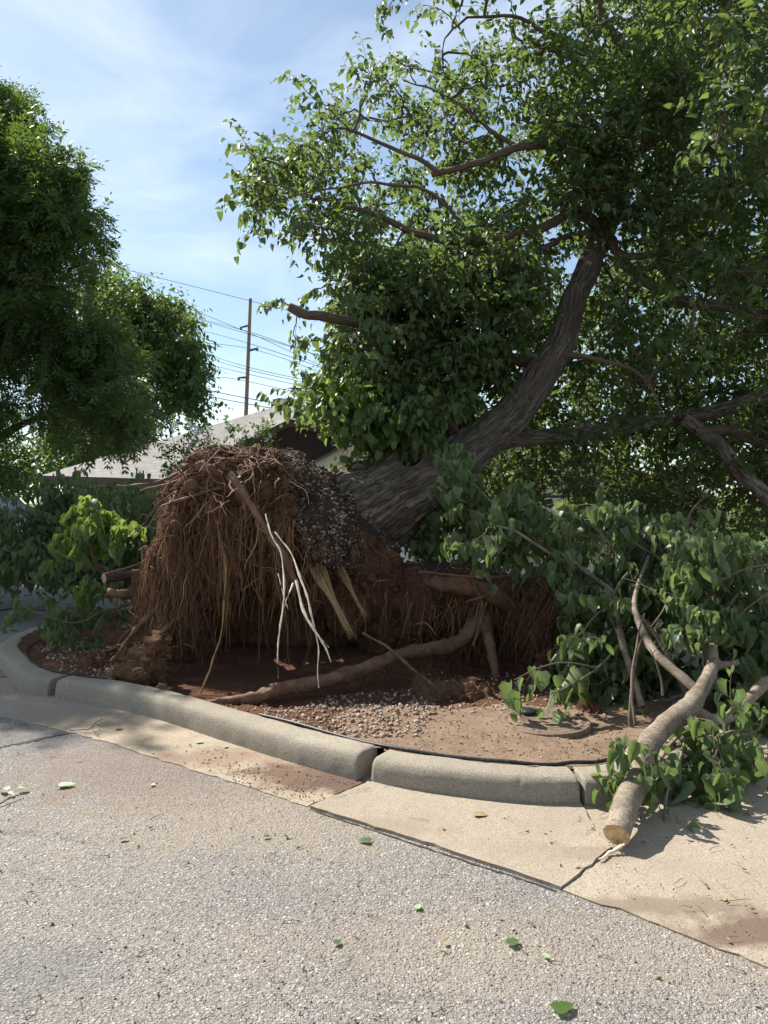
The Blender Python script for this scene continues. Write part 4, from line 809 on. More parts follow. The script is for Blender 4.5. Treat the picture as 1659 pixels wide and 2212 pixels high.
# heap of branches behind
heap = [
 ('brush_branch', 'leafy cut branch at the top of the right-hand heap, pale leaves upright', [[(1560, 1500, 5.0, .03), (1480, 1300, 5.4, .025), (1420, 1180, 5.7, .018), (1300, 1110, 5.9, .01)], [(1480, 1300, 5.4, .018), (1440, 1220, 5.5, .012), (1350, 1160, 5.6, .006)]], [(1210, 1090), (1260, 1080), (1440, 1120), (1470, 1250), (1350, 1300), (1230, 1200)], 36, 5.4, 6.2),
 ('brush_branch', 'leafy branch with twigs ending at the right edge of the heap', [[(1540, 1480, 5.1, .03), (1545, 1330, 5.2, .02), (1540, 1250, 5.3, .016), (1530, 1160, 5.4, .008)], [(1545, 1340, 5.2, .015), (1620, 1250, 5.2, .01), (1700, 1200, 5.2, .006)]], [(1440, 1130), (1550, 1150), (1760, 1230), (1760, 1350), (1600, 1400), (1450, 1300)], 52, 5.0, 6.0),
 ('brush_branch', 'leafy branch in the middle of the heap between the arching branch and the log fork', [[(1480, 1500, 5.0, .02), (1440, 1420, 5.0, .018), (1400, 1350, 5.1, .012), (1350, 1300, 5.2, .006)], [(1380, 1620, 4.7, .014), (1362, 1560, 4.75, .014), (1368, 1440, 4.8, .012), (1385, 1380, 4.85, .008)]], [(1260, 1310), (1400, 1280), (1480, 1350), (1480, 1450), (1400, 1600), (1330, 1580), (1250, 1500), (1240, 1400)], 50, 5.1, 5.9),
 ('brush_branch', 'leafy branch at the shaded lower right of the heap behind the log fork', [[(1700, 1560, 4.8, .025), (1620, 1480, 5.0, .02), (1560, 1400, 5.2, .012), (1500, 1350, 5.3, .006)]], [(1480, 1320), (1760, 1330), (1760, 1620), (1640, 1620), (1560, 1480), (1480, 1450)], 56, 4.8, 5.8),
 ('brush_branch', 'dark leafy branch at the back of the right-hand heap beneath the limbs', [[(1700, 1350, 6.2, .03), (1500, 1240, 6.4, .02), (1300, 1170, 6.6, .012), (1180, 1140, 6.7, .006)]], [(1120, 1140), (1300, 1130), (1760, 1200), (1760, 1330), (1300, 1350), (1180, 1240)], 46, 6.2, 7.4)]
for nm, lb_, lim, poly, n, a_, b_ in heap:
    tps = tipbox(poly, n, a_, b_, lambda P: np.clip(.5+1.6*vn(np.c_[P/58., np.full(len(P), a_*3)]), .02, 1)); tps[:, 2] = np.maximum(tps[:, 2], .15)
    branch_thing(nm, lb_, lim, tps, per=3, Ln=.24, size=.105, nleaf=9, group='cut branches heaped right of the root hole', sides=12, mat=m_twig, grow_r=.009, hang=.8, droop=.55)
for k_, (px_, py_, Y_, dx_, dy_, lab_) in enumerate(((1480, 1150, 5.3, 30, -60, 'thin bare twig poking up above the top of the right-hand heap'), (1560, 1260, 5.0, 90, -40, 'bare twig sticking out sideways at the right edge of the heap'), (1330, 1200, 5.5, -60, -70, 'thin curved bare twig rising left of the heap top'), (1430, 1290, 5.0, -50, -30, 'crooked twig in the middle of the heap, right of the arching branch'), (1600, 1330, 4.9, 60, -50, 'dry brown twig at the right above the forked log'), (1430, 1500, 4.6, -20, -80, 'thin upright twig just left of the log fork'))):
    L_ = [(px_, py_, Y_, .008), (px_+dx_*.4, py_+dy_*.5, Y_-.05, .006), (px_+dx_, py_+dy_, Y_-.05, .004), (px_+dx_*1.6, py_+dy_*1.3, Y_-.1, .002)]; P, r = limb(L_, 20, wob=.025, seed=px_); V, Q, U = tubes(P, r, 6); o = tag(mk('bare_twig', V, Q, None, m_log if k_ % 2 else m_twig, None, True, U), lab_, 'stick')
    A_ = P[[8, 12, 15]]; D_ = nrm(rng.normal(0, 1, (3, 3))+[0, -.3, .6]); pp = A_[:, None]+D_[:, None]*np.linspace(0, .12, 5)[None, :, None]+rng.normal(0, .004, (3, 5, 3))*np.linspace(0, 1, 5)[None, :, None]; 
    for p1 in pp: V, Q, U = tubes(p1, np.linspace(.003, .001, 5), 4); mk('side_twig', V, Q, None, m_twig, o, True, U)
branch_thing('leafy_spray', 'low leafy spray hanging over the round utility cover', [[(1340, 1395, 5.2, .010), (1290, 1440, 5.0, .008), (1230, 1480, 4.85, .006), (1190, 1500, 4.75, .004)], [(1290, 1440, 5.0, .007), (1220, 1428, 4.9, .006), (1160, 1440, 4.8, .004), (1110, 1470, 4.7, .003)]],
    np.zeros((0, 3)), sides=8, cat='twig', mat=m_twig,
    extra=lambda lv, tw: [sprigs(lv, tw, np.array([at(1250, 1465, 4.9), at(1200, 1495, 4.78), at(1150, 1450, 4.78), at(1120, 1465, 4.72), at(1170, 1436, 4.8), at(1230, 1430, 4.9), at(1290, 1440, 5)]), np.array([(-.5, -.2, -.6)]*7), .16, nleaf=4, size=.14, droop=.7, hang=.95, kind='full', r=.003, fold=(.2, .9))])
# bare pale twigs in the heap
for nm, L_, lab in (('bare_twig', [(1372, 1570, 4.6, .010), (1368, 1480, 4.7, .010), (1380, 1400, 4.8, .008), (1395, 1330, 4.9, .005)], 'upright pale bare twig in front of the arching branch'),
                    ('bare_twig', [(1497, 1390, 5.0, .016), (1482, 1350, 5.05, .017), (1470, 1310, 5.1, .014)], 'short broken grey stick hanging point down in the heap'),
                    ('bare_twig', [(1400, 1370, 5.0, .005), (1430, 1330, 5.0, .007), (1450, 1290, 5.05, .006)], 'small crooked dark twig left of the hanging stick'),
                    ('fallen_stick', [(1110, 1525, 5.05, .008), (1160, 1530, 4.95, .012), (1220, 1555, 4.85, .016), (1275, 1577, 4.75, .014)], 'grey stick lying across the round utility cover')):
    P, r = limb(L_, 24, wob=.02, seed=L_[0][0]); V, Q, U = tubes(P, r, 8); tag(mk(nm, V, Q, None, m_twig, None, True, U), lab, 'stick')

# ------------------------------------------------------------------ clods, cover, hose
def clod(L_, label, mat=m_clod, vox=.014, amp=1., hairs=120):
    me, V, N_ = blobs(L_, vox); V = V+N_*((fbm(V, 7, 3)*.05+np.abs(fbm(V+4, 20, 4))*.04)*amp)[:, None]; o = finish(me, V, 'soil_clod', mat, None); tag(o, label, 'soil clod')
    ii = rng.choice(len(V), hairs); d = nrm(N_[ii]+rng.normal(0, .6, (hairs, 3))); K = 5; pts = np.empty((hairs, K, 3)); pts[:, 0] = V[ii]
    for k in range(1, K): d = nrm(d+rng.normal(0, .45, (hairs, 3))-[0, 0, .1]); pts[:, k] = pts[:, k-1]+d*.02
    V2, Q, U = tubes(pts, np.tile(np.linspace(.0016, .0008, K), (hairs, 1)), 3); mk('rootlets', V2, Q, None, m_fib2, o, True, U)['kind'] = 'stuff'
    return o
clod([(312, 1440, 6.1, .16, .14, .15), (335, 1400, 6.1, .09, .09, .10), (290, 1455, 6.0, .12, .12, .10), (345, 1378, 6.15, .05, .05, .05)], 'sunlit orange-brown earth clod with rootlets behind the kerb at left', hairs=260)
clod([(950, 1500, 5.75, .13, .12, .09), (1010, 1500, 5.7, .14, .12, .09), (1050, 1505, 5.7, .07, .1, .07), (910, 1480, 5.85, .07, .08, .07)], 'long low clod of earth at the foot of the big root', hairs=260)
clod([(355, 1492, 5.75, .035, .04, .03)], 'fist-sized clod on the kerb edge under the hanging roots', hairs=20)
clod([(1270, 1540, 5.1, .05, .06, .05), (1300, 1545, 5.05, .05, .05, .04)], 'rough clod right of the round utility cover', m_soil, hairs=20)
clod([(250, 1440, 6.6, .16, .15, .08), (200, 1450, 6.4, .12, .12, .06)], 'spread heap of dark red soil beside the left gravel patch', m_soil, hairs=60)
clod([(1185, 1430, 6.3, .12, .12, .10), (1240, 1460, 6.2, .1, .1, .08)], 'dark red soil clod in the shade right of the hanging root', m_soil, hairs=60)
for a, b, s_ in ((820, 1480, .02), (870, 1500, .016), (740, 1520, .015), (610, 1520, .014), (505, 1510, .016)):
    pass
def lathe(name, prof_, c, mat, parent=None, k=48):
    pr = np.array(prof_); a = np.arange(k)/k*2*math.pi; V = np.array([[c[0]+r_*math.cos(t), c[1]+r_*math.sin(t), c[2]+z_] for r_, z_ in pr for t in a]); m = len(pr)
    Q = [(i*k+j, i*k+(j+1) % k, (i+1)*k+(j+1) % k, (i+1)*k+j) for i in range(m-1) for j in range(k)]
    return mk(name, V, Q, None, mat, parent, False)
M = Mt('rusty_iron'); M.col(M.mix(M.ramp(M.noise(M.vec('World'), 25, 6), [(.35, 0), (.7, 1)]), (.12, .08, .055), (.21, .15, .105))); M.rough(.85); M.bump(M.noise(M.vec('World'), 90, 4), .4, .005); m_iron = M.m
M = Mt('black_rubber'); M.col(M.mix(M.ramp(M.noise(M.vec('World'), 60, 5, .7), [(.55, 0), (.66, 1)]), (.015, .016, .018), (.12, .11, .1))); M.rough(.45); m_hose = M.m
cv = gnd(1172, 1556, .15); t = thing('utility_cover', 'round rusty iron utility cover half buried in sandy soil', 'manhole cover', (cv[0], cv[1], .12))
cv[2] = .115
lathe('cover_plate', [(.30, .0), (.30, .035), (.285, .04), (.27, .033), (.255, .033), (.25, .038), (.235, .038), (.23, .033), (.21, .033), (.205, .038), (.19, .038), (.185, .033), (.165, .033), (.16, .038), (.14, .038), (.135, .033), (.0, .035)], cv, m_iron, t, 64)
cv2 = gnd(1140, 1532, .18); cv2[2] = .155; tag(lathe('sprinkler_cap', [(.055, 0), (.058, .012), (.05, .022), (.03, .028), (.0, .03)], cv2, m_hose, None, 32), 'small glossy black round cap resting on the utility cover', 'cap')
hp = np.array([gnd(a, b, .165) for a, b in [(548, 1553), (600, 1565), (680, 1588), (760, 1610), (830, 1626), (920, 1645), (1000, 1656), (1090, 1665), (1180, 1669), (1260, 1667), (1330, 1658), (1380, 1645)]]); i0, i1 = near(640, 1652)-22, near(1430, 1712); ii = np.linspace(i0, i1, 90).astype(int); P = np.c_[KP[ii]+KN[ii]*(.212+.008*np.sin(np.arange(90)*.21))[:, None], .150+.004*np.sin(np.arange(90)*.3)]; P = smoothpath(P[::6], 90)
V, Q, U = tubes(P, np.full(90, .0105), 10); tag(mk('drip_hose', V, Q, None, m_hose, None, True, U), 'black rubber drip hose lying along the back edge of the right-hand kerb', 'hose')
hp = np.array([gnd(a, b, .15) for a, b in [(110, 1375), (62, 1400), (62, 1425), (90, 1442), (150, 1458), (230, 1468)]]); P = smoothpath(hp, 50); P[:, 2] = .158
V, Q, U = tubes(P, np.full(50, .006), 8); tag(mk('edging_strip', V, Q, None, m_hose, None, True, U), 'thin dark edging strip curving round the left gravel corner behind the kerb', 'edging')

# ------------------------------------------------------------------ leaves, twigs and splinter on road
def one_leaf(px, py, size, az, mat, label, z=.006, fold=.15, on=None):
    p = gnd(px, py); a = Acc(); leaves(a, np.array([[p[0], p[1], z+.004]]), np.array([[math.cos(az), math.sin(az), .06]]), np.array([[0, 0, 1.]]), [size], 'full', (fold, fold+.1), (.0, .12)); tag(a.build('fallen_leaf', mat), label, 'leaf', 'loose leaves on the road')
M = Mt('dry_leaf'); M.col(M.mix(M.noise(M.vec('World'), 50, 4), (.2, .15, .08), (.32, .26, .14))); m_dry = M.m
m_pale = leafmat('pale_leaf', (.3, .4, .2), (.35, .45, .25), (.3, .4, .1), .5, .15)
for a in ((128, 1702, .085, .3, m_pale, 'pale green leaf lying flat on the asphalt at left'), (425, 1607, .05, .1, m_pale, 'small pale leaf in the gutter below the kerb'), (484, 1618, .04, 1, m_pale, 'second small pale leaf in the gutter, right of the other'), (250, 1578, .05, .2, m_dry, 'dry curled leaf in the gutter beside the forked twig'),
          (800, 1822, .06, 2.9, m_leafw, 'dark green leaf on the asphalt beside the slab corner'), (570, 1812, .035, .2, m_leafw, 'tiny dark leaf near the middle of the road'), (1025, 1770, .07, .1, m_dry, 'dry leaf on the slab under the curved kerb'), (620, 1813, .03, 2, m_leafw, 'small green leaf fragment in the middle of the road'),
          (260, 1818, .04, .4, m_leafw, 'small green leaf on the left half of the road'), (900, 1968, .035, 1.2, m_pale, 'pale leaf fragment right of centre on the road'), (1100, 2046, .05, .6, m_leafw, 'curled green leaf on the asphalt near the concrete edge'), (1185, 2075, .03, 2.2, m_pale, 'small yellow leaf fragment on the lower right asphalt'),
          (725, 2045, .03, 1, m_leafw, 'green leaf fragment on the lower middle of the road'), (1200, 2190, .07, .4, m_leafb, 'bright green leaf at the very bottom of the photo'), (960, 2045, .025, .9, m_dry, 'small dry brown leaf on the lower middle road'), (1560, 1950, .03, .8, m_dry, 'brown leaf crumb on the right-hand slab'), (330, 1700, .03, 2, m_pale, 'tiny pale leaf near the muddy patch')):
    one_leaf(*a, z=.017 if a[1] < 1800 and a[0] > 900 else .006)
def stick(L_, label, name='twig', mat=m_twig, sides=6, cat='twig'):
    t_ = smoothpath(np.array([list(gnd(a, b, z))+[r_] for a, b, z, r_ in L_]), 24); P = t_[:, :3]; P[:, :2] += rng.normal(0, .003, (24, 2)); V, Q, U = tubes(P, t_[:, 3], sides); return tag(mk(name, V, Q, None, mat, None, True, U), label, cat)
s0 = stick([(150, 1578, .012, .003), (195, 1574, .03, .004), (205, 1562, .05, .004), (222, 1552, .08, .002)], 'forked dark twig standing up in the left gutter')
for L_ in ([(205, 1562, .05, .003), (215, 1570, .03, .002), (210, 1590, .01, .002)], [(205, 1562, .05, .002), (200, 1575, .03, .002), (218, 1594, .01, .001)]):
    t_ = smoothpath(np.array([list(gnd(a, b, z))+[r_] for a, b, z, r_ in L_]), 10); V, Q, U = tubes(t_[:, :3], t_[:, 3], 5); mk('side_twig', V, Q, None, m_twig, s0, True, U)
tb = stick([(-20, 1745, .01, .004), (20, 1725, .02, .004), (50, 1713, .02, .003)], 'leafy twig tip on the asphalt at the left edge')
a = Acc(); p = gnd(15, 1715); leaves(a, np.array([p+[0, 0, .02], p+[.05, .02, .02], p+[.02, -.03, .015]]), np.array([[-.6, .3, .1], [.9, .1, .1], [.8, -.3, 0]]), np.tile([0, 0, 1.], (3, 1)), [.06, .07, .05], 'full'); a.build('leaf', m_pale, tb)
stick([(1296, 1856, .02, .004), (1318, 1842, .02, .007), (1340, 1830, .035, .009), (1350, 1822, .05, .005)], 'pale wood splinter beside the sawn end of the thick branch', 'wood_splinter', m_white, cat='splinter')

a = Acc(); tw_ = Acc()
for poly_, n_, s_, z_ in (([(0, 1600), (640, 1760), (1659, 2120), (1659, 2212), (0, 2212)], 90, (.008, .022), .004), ([(430, 1610), (790, 1690), (660, 1740), (300, 1620)], 50, (.008, .02), .009), ([(700, 1740), (1250, 1750), (1659, 1720), (1659, 2080), (1220, 1915)], 45, (.008, .022), .018), ([(640, 1580), (1330, 1640), (1340, 1560), (900, 1500)], 160, (.008, .026), .15)):
    P = np.array([gnd(x, y, z_ if z_ > .1 else 0) for x, y in sample_poly(poly_, n_)]); P[:, 2] = (bedz(P[:, :2])+.006) if z_ > .1 else z_; n_ = len(P)
    leaves(a, P, np.c_[rng.normal(size=(n_, 2)), rng.normal(0, .25, n_)], np.tile([0, 0, 1.], (n_, 1))+rng.normal(0, .4, (n_, 3)), rng.uniform(*s_, n_), 'mid', (.1, 1.2), (0, .8))
    m_ = n_//2; A_ = P[:m_]+[0, 0, .003]; D_ = nrm(np.c_[rng.normal(size=(m_, 2)), rng.normal(0, .06, m_)]); B_ = A_+D_*rng.uniform(.02, .09, (m_, 1)); M_ = (A_+B_)/2+rng.normal(0, .005, (m_, 3)); M_[:, 2] = A_[:, 2]+.004; V, Q, U = tubes(np.stack([A_, M_, B_], 1), np.tile([.0014, .0012, .0008], (m_, 1)), 3); tw_.add(V, Q, U=U)
struct(a.build('leaf_crumbs', leafmat('litter_leaf', (.09, .1, .04), (.26, .22, .11), (.2, .2, .06), .6, .15, False)), 'stuff', 'crumbs of torn green and dry leaf scattered on road, gutter and soil', 'leaf litter')
struct(tw_.build('twig_crumbs', m_twig), 'stuff', 'tiny broken twigs scattered on road, gutter and soil', 'twig litter')

# ------------------------------------------------------------------ LEFT: leafy branch over the driveway, brush heap
tl = tipbox([(80, 1190), (130, 1100), (210, 1080), (275, 1130), (280, 1200), (240, 1260), (130, 1250)], 15, 6.9, 7.5)
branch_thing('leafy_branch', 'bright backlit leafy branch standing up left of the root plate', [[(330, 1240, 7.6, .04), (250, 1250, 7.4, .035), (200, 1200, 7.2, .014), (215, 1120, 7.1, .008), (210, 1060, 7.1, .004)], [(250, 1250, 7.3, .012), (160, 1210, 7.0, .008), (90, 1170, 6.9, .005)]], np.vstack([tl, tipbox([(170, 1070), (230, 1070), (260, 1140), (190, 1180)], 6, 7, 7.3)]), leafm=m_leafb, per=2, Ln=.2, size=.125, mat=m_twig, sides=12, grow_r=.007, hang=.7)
branch_thing('leafy_branch', 'drooping green branch touching the driveway behind the left kerb corner', [[(330, 1290, 7.4, .03), (230, 1320, 7.2, .014), (160, 1345, 7.0, .008), (60, 1320, 6.9, .004)], [(230, 1320, 7.2, .012), (200, 1370, 7.0, .006)]], np.vstack([tipbox([(120, 1300), (280, 1280), (290, 1400), (180, 1410), (90, 1370)], 20, 6.9, 7.7), tipbox([(40, 1310), (70, 1310), (75, 1340), (45, 1340)], 1, 6.9, 7)]), leafm=m_leafw, per=2, Ln=.2, size=.115, mat=m_twig, sides=12, grow_r=.007, hang=.8)
P, r = limb([(338, 1243, 7.5, .045), (310, 1240, 7.4, .045), (225, 1248, 7.1, .05)], 12); P, r = P[::-1], r[::-1]; V, Q, U = tubes(P, r, 18); o = tag(mk('cut_limb', V, Q, None, m_bark2, None, True, U), 'short sawn limb with a pale ringed end left of the root plate', 'branch'); disc(P[0], P[0]-P[1], .05, m_sawn, 'cut_face', o)
lh = [('brush_heap_branch', 'leafy branch in the middle of the left brush heap, below the eave', [(150, 1050), (340, 1040), (350, 1200), (300, 1260), (160, 1250)], 95, 8.8, 10.5), ('brush_heap_branch', 'leafy branch at the far left of the brush heap in front of the car', [(-200, 1110), (60, 1105), (170, 1075), (170, 1250), (-200, 1250)], 130, 9.0, 11.5), ('brush_heap_branch', 'sunlit leafy tips on top of the brush heap beside the car roof', [(80, 1050), (130, 1040), (200, 1050), (190, 1110), (80, 1110)], 24, 10, 11)]
for nm, lab, poly, n, a_, b_ in lh:
    cx = np.mean([p[0] for p in poly]); tps = tipbox(poly, n, a_, b_); tps[:, 2] = np.maximum(tps[:, 2], .15)
    branch_thing(nm, lab, [[(cx+60, 1240, b_, .05), (cx, 1180, (a_+b_)/2, .03), (cx-60, 1120, a_, .012)]], tps, per=4, Ln=.3, size=.12, mat=m_bark2, leafm=m_leafw, sides=10, group='leafy branches heaped at left', kind='mid')
stick([(400*0-40, 1325, .02, .01), (30, 1315, .02, .012), (110, 1318, .02, .01)], 'thin stick lying on the shaded driveway at left'); stick([(-40, 1400, .02, .006), (40, 1385, .02, .006), (110, 1375, .02, .005)], 'long thin twig on the driveway beside the left kerb corner')
a = Acc(); n = 60; P = np.array([gnd(x, y) for x, y in sample_poly([(-20, 1270), (230, 1270), (120, 1360), (-20, 1400)], n)]); P[:, 2] = .014
leaves(a, P, np.c_[rng.normal(size=(n, 2)), np.zeros(n)], np.tile([0, 0, 1.], (n, 1))+rng.normal(0, .15, (n, 3)), rng.uniform(.06, .11, n), 'mid'); struct(a.build('leaf_litter', m_leafw), 'stuff', 'scattered leaves on the shaded driveway', 'leaf litter')

# ------------------------------------------------------------------ standing trees
def crown_tree(name, label, cat, base, H, poly, n, Ya, Yb, leafm, per, Ln, frond=False, size=.09, rb=.22, lean=0, group=None, kind='low', nleaf=8, limbsn=7):
    t = thing(name, label, cat, (base[0], base[1], 0), group); bx, by = base
    top = np.array([bx+lean, by, H]); P = smoothpath(np.array([[bx, by, 0, rb], [bx+lean*.2, by, H*.25, rb*.75], [bx+lean*.6, by+.1, H*.6, rb*.45], [top[0], by, H*.92, rb*.12]]), 30)
    V, Q, U = tubes(P[:, :3], P[:, 3], 16); V = V+nrm(V-np.repeat(P[:, :3], 17, 0))*(fbm(V, 6, 3)*.02)[:, None]; mk('trunk', V, Q, None, m_bark2, t, True, U)
    tips = tipbox(poly, n, Ya, Yb, lambda P: np.clip(.5+1.5*vn(np.c_[P/70., np.zeros(len(P))+base[1]]), .34, 1)); Ls = []; big_ = tips[rng.choice(n, limbsn, replace=False)]; ac = Acc()
    for q_ in big_:
        j = int(rng.integers(8, 20)); a_ = P[j, :3]; L_ = np.array([[*a_, P[j, 3]*.6], [*(a_*.5+q_*.5+[0, 0, .3]), P[j, 3]*.35], [*q_, .015]]); pp = smoothpath(L_, 14); Ls.append(pp[:, :3]); V, Q, U = tubes(pp[:, :3], pp[:, 3], 8); mk('limb', V, Q, None, m_bark2, t, True, U)
    BP, BR = grow(np.vstack([P[8:, :3]]+Ls), tips, 8, .03, .006); V, Q, U = tubes(BP, BR, 4); ac.add(V, Q, U=U); lv = Acc()
    if not frond: cloud(BP, lv, ac, per, Ln, nleaf=nleaf, size=size, droop=.3, hang=.5, kind=kind, r=.004, petiole=False)
    else:
        n_ = len(BP); t_ = rng.uniform(.4, 1, (n_, per))*6.999; i = t_.astype(int); f = (t_-i)[..., None]; ar = np.arange(n_)[:, None]; A = (BP[ar, i]*(1-f)+BP[ar, i+1]*f).reshape(-1, 3)
        D = nrm(rng.normal(0, .8, A.shape)+[0, 0, .1]); tw_ = sprigs(Acc(), ac, A, D, Ln, nleaf=2, size=.01, droop=.3, r=.004, petiole=False)
        B = tw_[:, 1:].reshape(-1, 3); B = np.vstack([B, B]); Dd = nrm(rng.normal(0, .6, B.shape)+np.repeat(np.tile(nrm(tw_[:, -1]-tw_[:, 0]), (1, 1)), 5, 0)[np.arange(len(B)) % (len(B)//2)]*.8+[0, 0, -.25])
        m = len(B); Ax = nrm(Dd); Sd = nrm(np.cross(Ax, rng.normal(0, .4, Ax.shape)+[0, 0, 1])); Nn = np.cross(Sd, Ax)
        bb = []; dd = []; nn = []
        for k in range(4):
            c = B+Ax*(.05+.05*k)+np.array([0, 0, -.008*k*k]); 
            for s_ in (-1, 1): bb.append(c); dd.append(nrm(Sd*s_*.9+Ax*.75+rng.normal(0, .12, Ax.shape)-[0, 0, .15])); nn.append(Nn+rng.normal(0, .25, Ax.shape))
        bb.append(B+Ax*.24); dd.append(Ax); nn.append(Nn); bb = np.vstack(bb); dd = np.vstack(dd); nn = np.vstack(nn)
        # narrow leaflets: one folded kite each
        X = nrm(np.cross(dd, nn)); ln = rng.uniform(.075, .12, (len(bb), 1)); wd = ln*.18; sag = np.array([0, 0, -.01])
        V = np.stack([bb, bb+dd*ln*.45+X*wd, bb+dd*ln+sag, bb+dd*ln*.45-X*wd], 1).reshape(-1, 3); q = np.arange(len(bb))[:, None]*4+np.array([[0, 1, 2, 3]]); lv.add(V, q)
    ac.build('branches', m_bark2, t)['kind'] = 'stuff'; lv.build('foliage', leafm, t); return t
ashpoly = [(-420, 60), (-60, 80), (10, 190), (60, 270), (120, 350), (170, 390), (195, 460), (225, 540), (230, 640), (250, 760), (300, 830), (320, 895), (280, 940), (200, 950), (120, 930), (0, 930), (-420, 940)]
crown_tree('ash_tree', 'tall dark green feathery-leaved tree filling the left edge', 'tree', (-8.2, 13.6), 8.5, ashpoly, 640, 12.2, 15.8, m_ash, 7, .5, frond=True, rb=.3, lean=.3)
crown_tree('ash_tree', 'unseen feathery-leaved tree left of the tall dark one, added to shade the driveway', 'tree', (-12.5, 12.5), 8.8, [(-1300, -150), (-420, -60), (-300, 100), (-300, 900), (-1300, 960)], 200, 10, 13.5, m_ash, 6, .6, frond=True, rb=.3)  # stands outside the frame, added for the shade it casts on the driveway
crown_tree('maple_tree', 'rounder dense green tree behind the feathery tree, left of the utility pole', 'tree', (-12.4, 35), 11.5, [(190, 600), (250, 590), (300, 640), (390, 660), (420, 720), (430, 800), (455, 850), (440, 895), (380, 912), (300, 920), (180, 920)], 300, 31, 37, m_maple, 7, 1.1, size=.24, rb=.3, kind='mid', nleaf=9)
crown_tree('background_tree', 'dark tree in the background behind the left brush heap and car', 'tree', (-17, 30), 5.5, [(-250, 900), (330, 900), (330, 1000), (200, 1020), (100, 1040), (-250, 1060)], 340, 27, 32, m_maple, 7, .9, size=.2, rb=.25, kind='low', nleaf=8)
crown_tree('background_shrub', 'yellow-green sunlit bush at the left edge beside the car', 'shrub', (-8.0, 13.4), 2.4, [(-120, 1000), (20, 1005), (60, 1030), (50, 1060), (-120, 1070)], 34, 13, 14, m_shrub, 6, .35, size=.09, rb=.05, kind='mid')
# flowering shrub behind the root plate
cm = thing('crape_myrtle', 'light green flowering shrub with white blossom tips behind the root plate', 'shrub', (-1.9, 9.6, 0)); lv = Acc(); twc = Acc(); fl = Acc()
for (px, py) in ((375, 925), (420, 960), (410, 930), (450, 950), (500, 930), (520, 960), (560, 945), (580, 955), (440, 980), (540, 975), (470, 975), (395, 985), (360, 990), (505, 985), (428, 938), (572, 935)):
    e_ = at(px, py, rng.uniform(9.2, 9.9)); b_ = np.array([-2.0+rng.normal(0, .12)+(px-470)*.001, 9.6, .0]); s = np.linspace(0, 1, 10)[:, None]; pp = b_+(e_-b_)*s; pp[:, 0] += .12*np.sin(s[:, 0]*3)*(1 if px > 470 else -1)
    V, Q, U = tubes(pp, np.linspace(.012, .003, 10), 5); twc.add(V, Q, U=U)
    ii = rng.integers(5, 10, 34); sprigs(lv, twc, pp[ii]+rng.normal(0, .02, (34, 3)), nrm(rng.normal(0, .7, (34, 3))+[0, 0, .7]), .18, nleaf=11, size=.055, droop=.1, hang=.2, kind='low', r=.002, pet=.006, petiole=False)
    if py < 965: c = e_+rng.normal(0, .03, (26, 3))+[0, 0, .04]; pebbles(fl, c, rng.uniform(.010, .02, 26))
twc.build('stems', m_twig, cm); lv.build('foliage', m_shrub, cm); fl.build('blossom', m_petal, cm)

# ------------------------------------------------------------------ houses
def panel(name, pts, mat, parent, th=.0, uv=None):
    pts = np.array(pts, float); n = len(pts)
    if th:
        nn = nrm(np.cross(pts[1]-pts[0], pts[2]-pts[0])); V = np.vstack([pts, pts-nn*th]); me = bpy.data.meshes.new(name)
        me.from_pydata(V.tolist(), [], [list(range(n)), list(range(2*n-1, n-1, -1))]+[[i, i+n, (i+1) % n+n, (i+1) % n] for i in range(n)])
    else: me = bpy.data.meshes.new(name); me.from_pydata(pts.tolist(), [], [list(range(n))])
    me.materials.append(mat); me.update(); o = bpy.data.objects.new(name, me); COL.objects.link(o); o.parent = parent; o.matrix_parent_inverse = parent.matrix_world.inverted(); return o
def box(name, lo, hi, mat, parent, bev=0):
    (x0, y0, z0), (x1, y1, z1) = lo, hi; V = [(x0, y0, z0), (x1, y0, z0), (x1, y1, z0), (x0, y1, z0), (x0, y0, z1), (x1, y0, z1), (x1, y1, z1), (x0, y1, z1)]
    o = mk(name, V, [(0, 3, 2, 1), (4, 5, 6, 7), (0, 1, 5, 4), (1, 2, 6, 5), (2, 3, 7, 6), (3, 0, 4, 7)], None, mat, parent, False)
    if bev: md = o.modifiers.new('b', 'BEVEL'); md.width = bev; md.segments = 2
    return o
M = Mt('shingles'); zz = M.sep(M.vec('World'))
cmb = M.t.nodes.new('ShaderNodeCombineXYZ'); M.L(zz[0], cmb.inputs[0]); M.L(M.math('MULTIPLY', zz[2], 2.6), cmb.inputs[1])
br = M.t.nodes.new('ShaderNodeTexBrick'); M.L(cmb.outputs[0], br.inputs['Vector']); br.inputs['Scale'].default_value = 1; br.inputs['Brick Width'].default_value = .32; br.inputs['Row Height'].default_value = .24; br.inputs['Mortar Size'].default_value = .016; br.inputs['Mortar Smooth'].default_value = .2
br.inputs['Color1'].default_value = (.105, .10, .09, 1); br.inputs['Color2'].default_value = (.16, .15, .135, 1); br.inputs['Mortar'].default_value = (.07, .066, .06, 1)
M.col(M.mix(M.math('MULTIPLY', M.noise(M.vec('World'), 60, 4), .4), br.outputs['Color'], (.2, .185, .165))); M.bump(br.outputs['Fac'], .6, -.02); m_shing = M.m
M = Mt('dark_siding'); M.col(M.mix(M.noise(M.vec('World', (6, 6, .5)), 4, 4), (.028, .02, .018), (.045, .032, .028))); m_side = M.m
M = Mt('brown_fascia'); M.col((.07, .045, .035)); m_fasc = M.m
M = Mt('cream_paint'); M.col(M.mix(M.noise(M.vec('World'), 5, 5), (.68, .63, .47), (.76, .71, .56))); m_cream = M.m
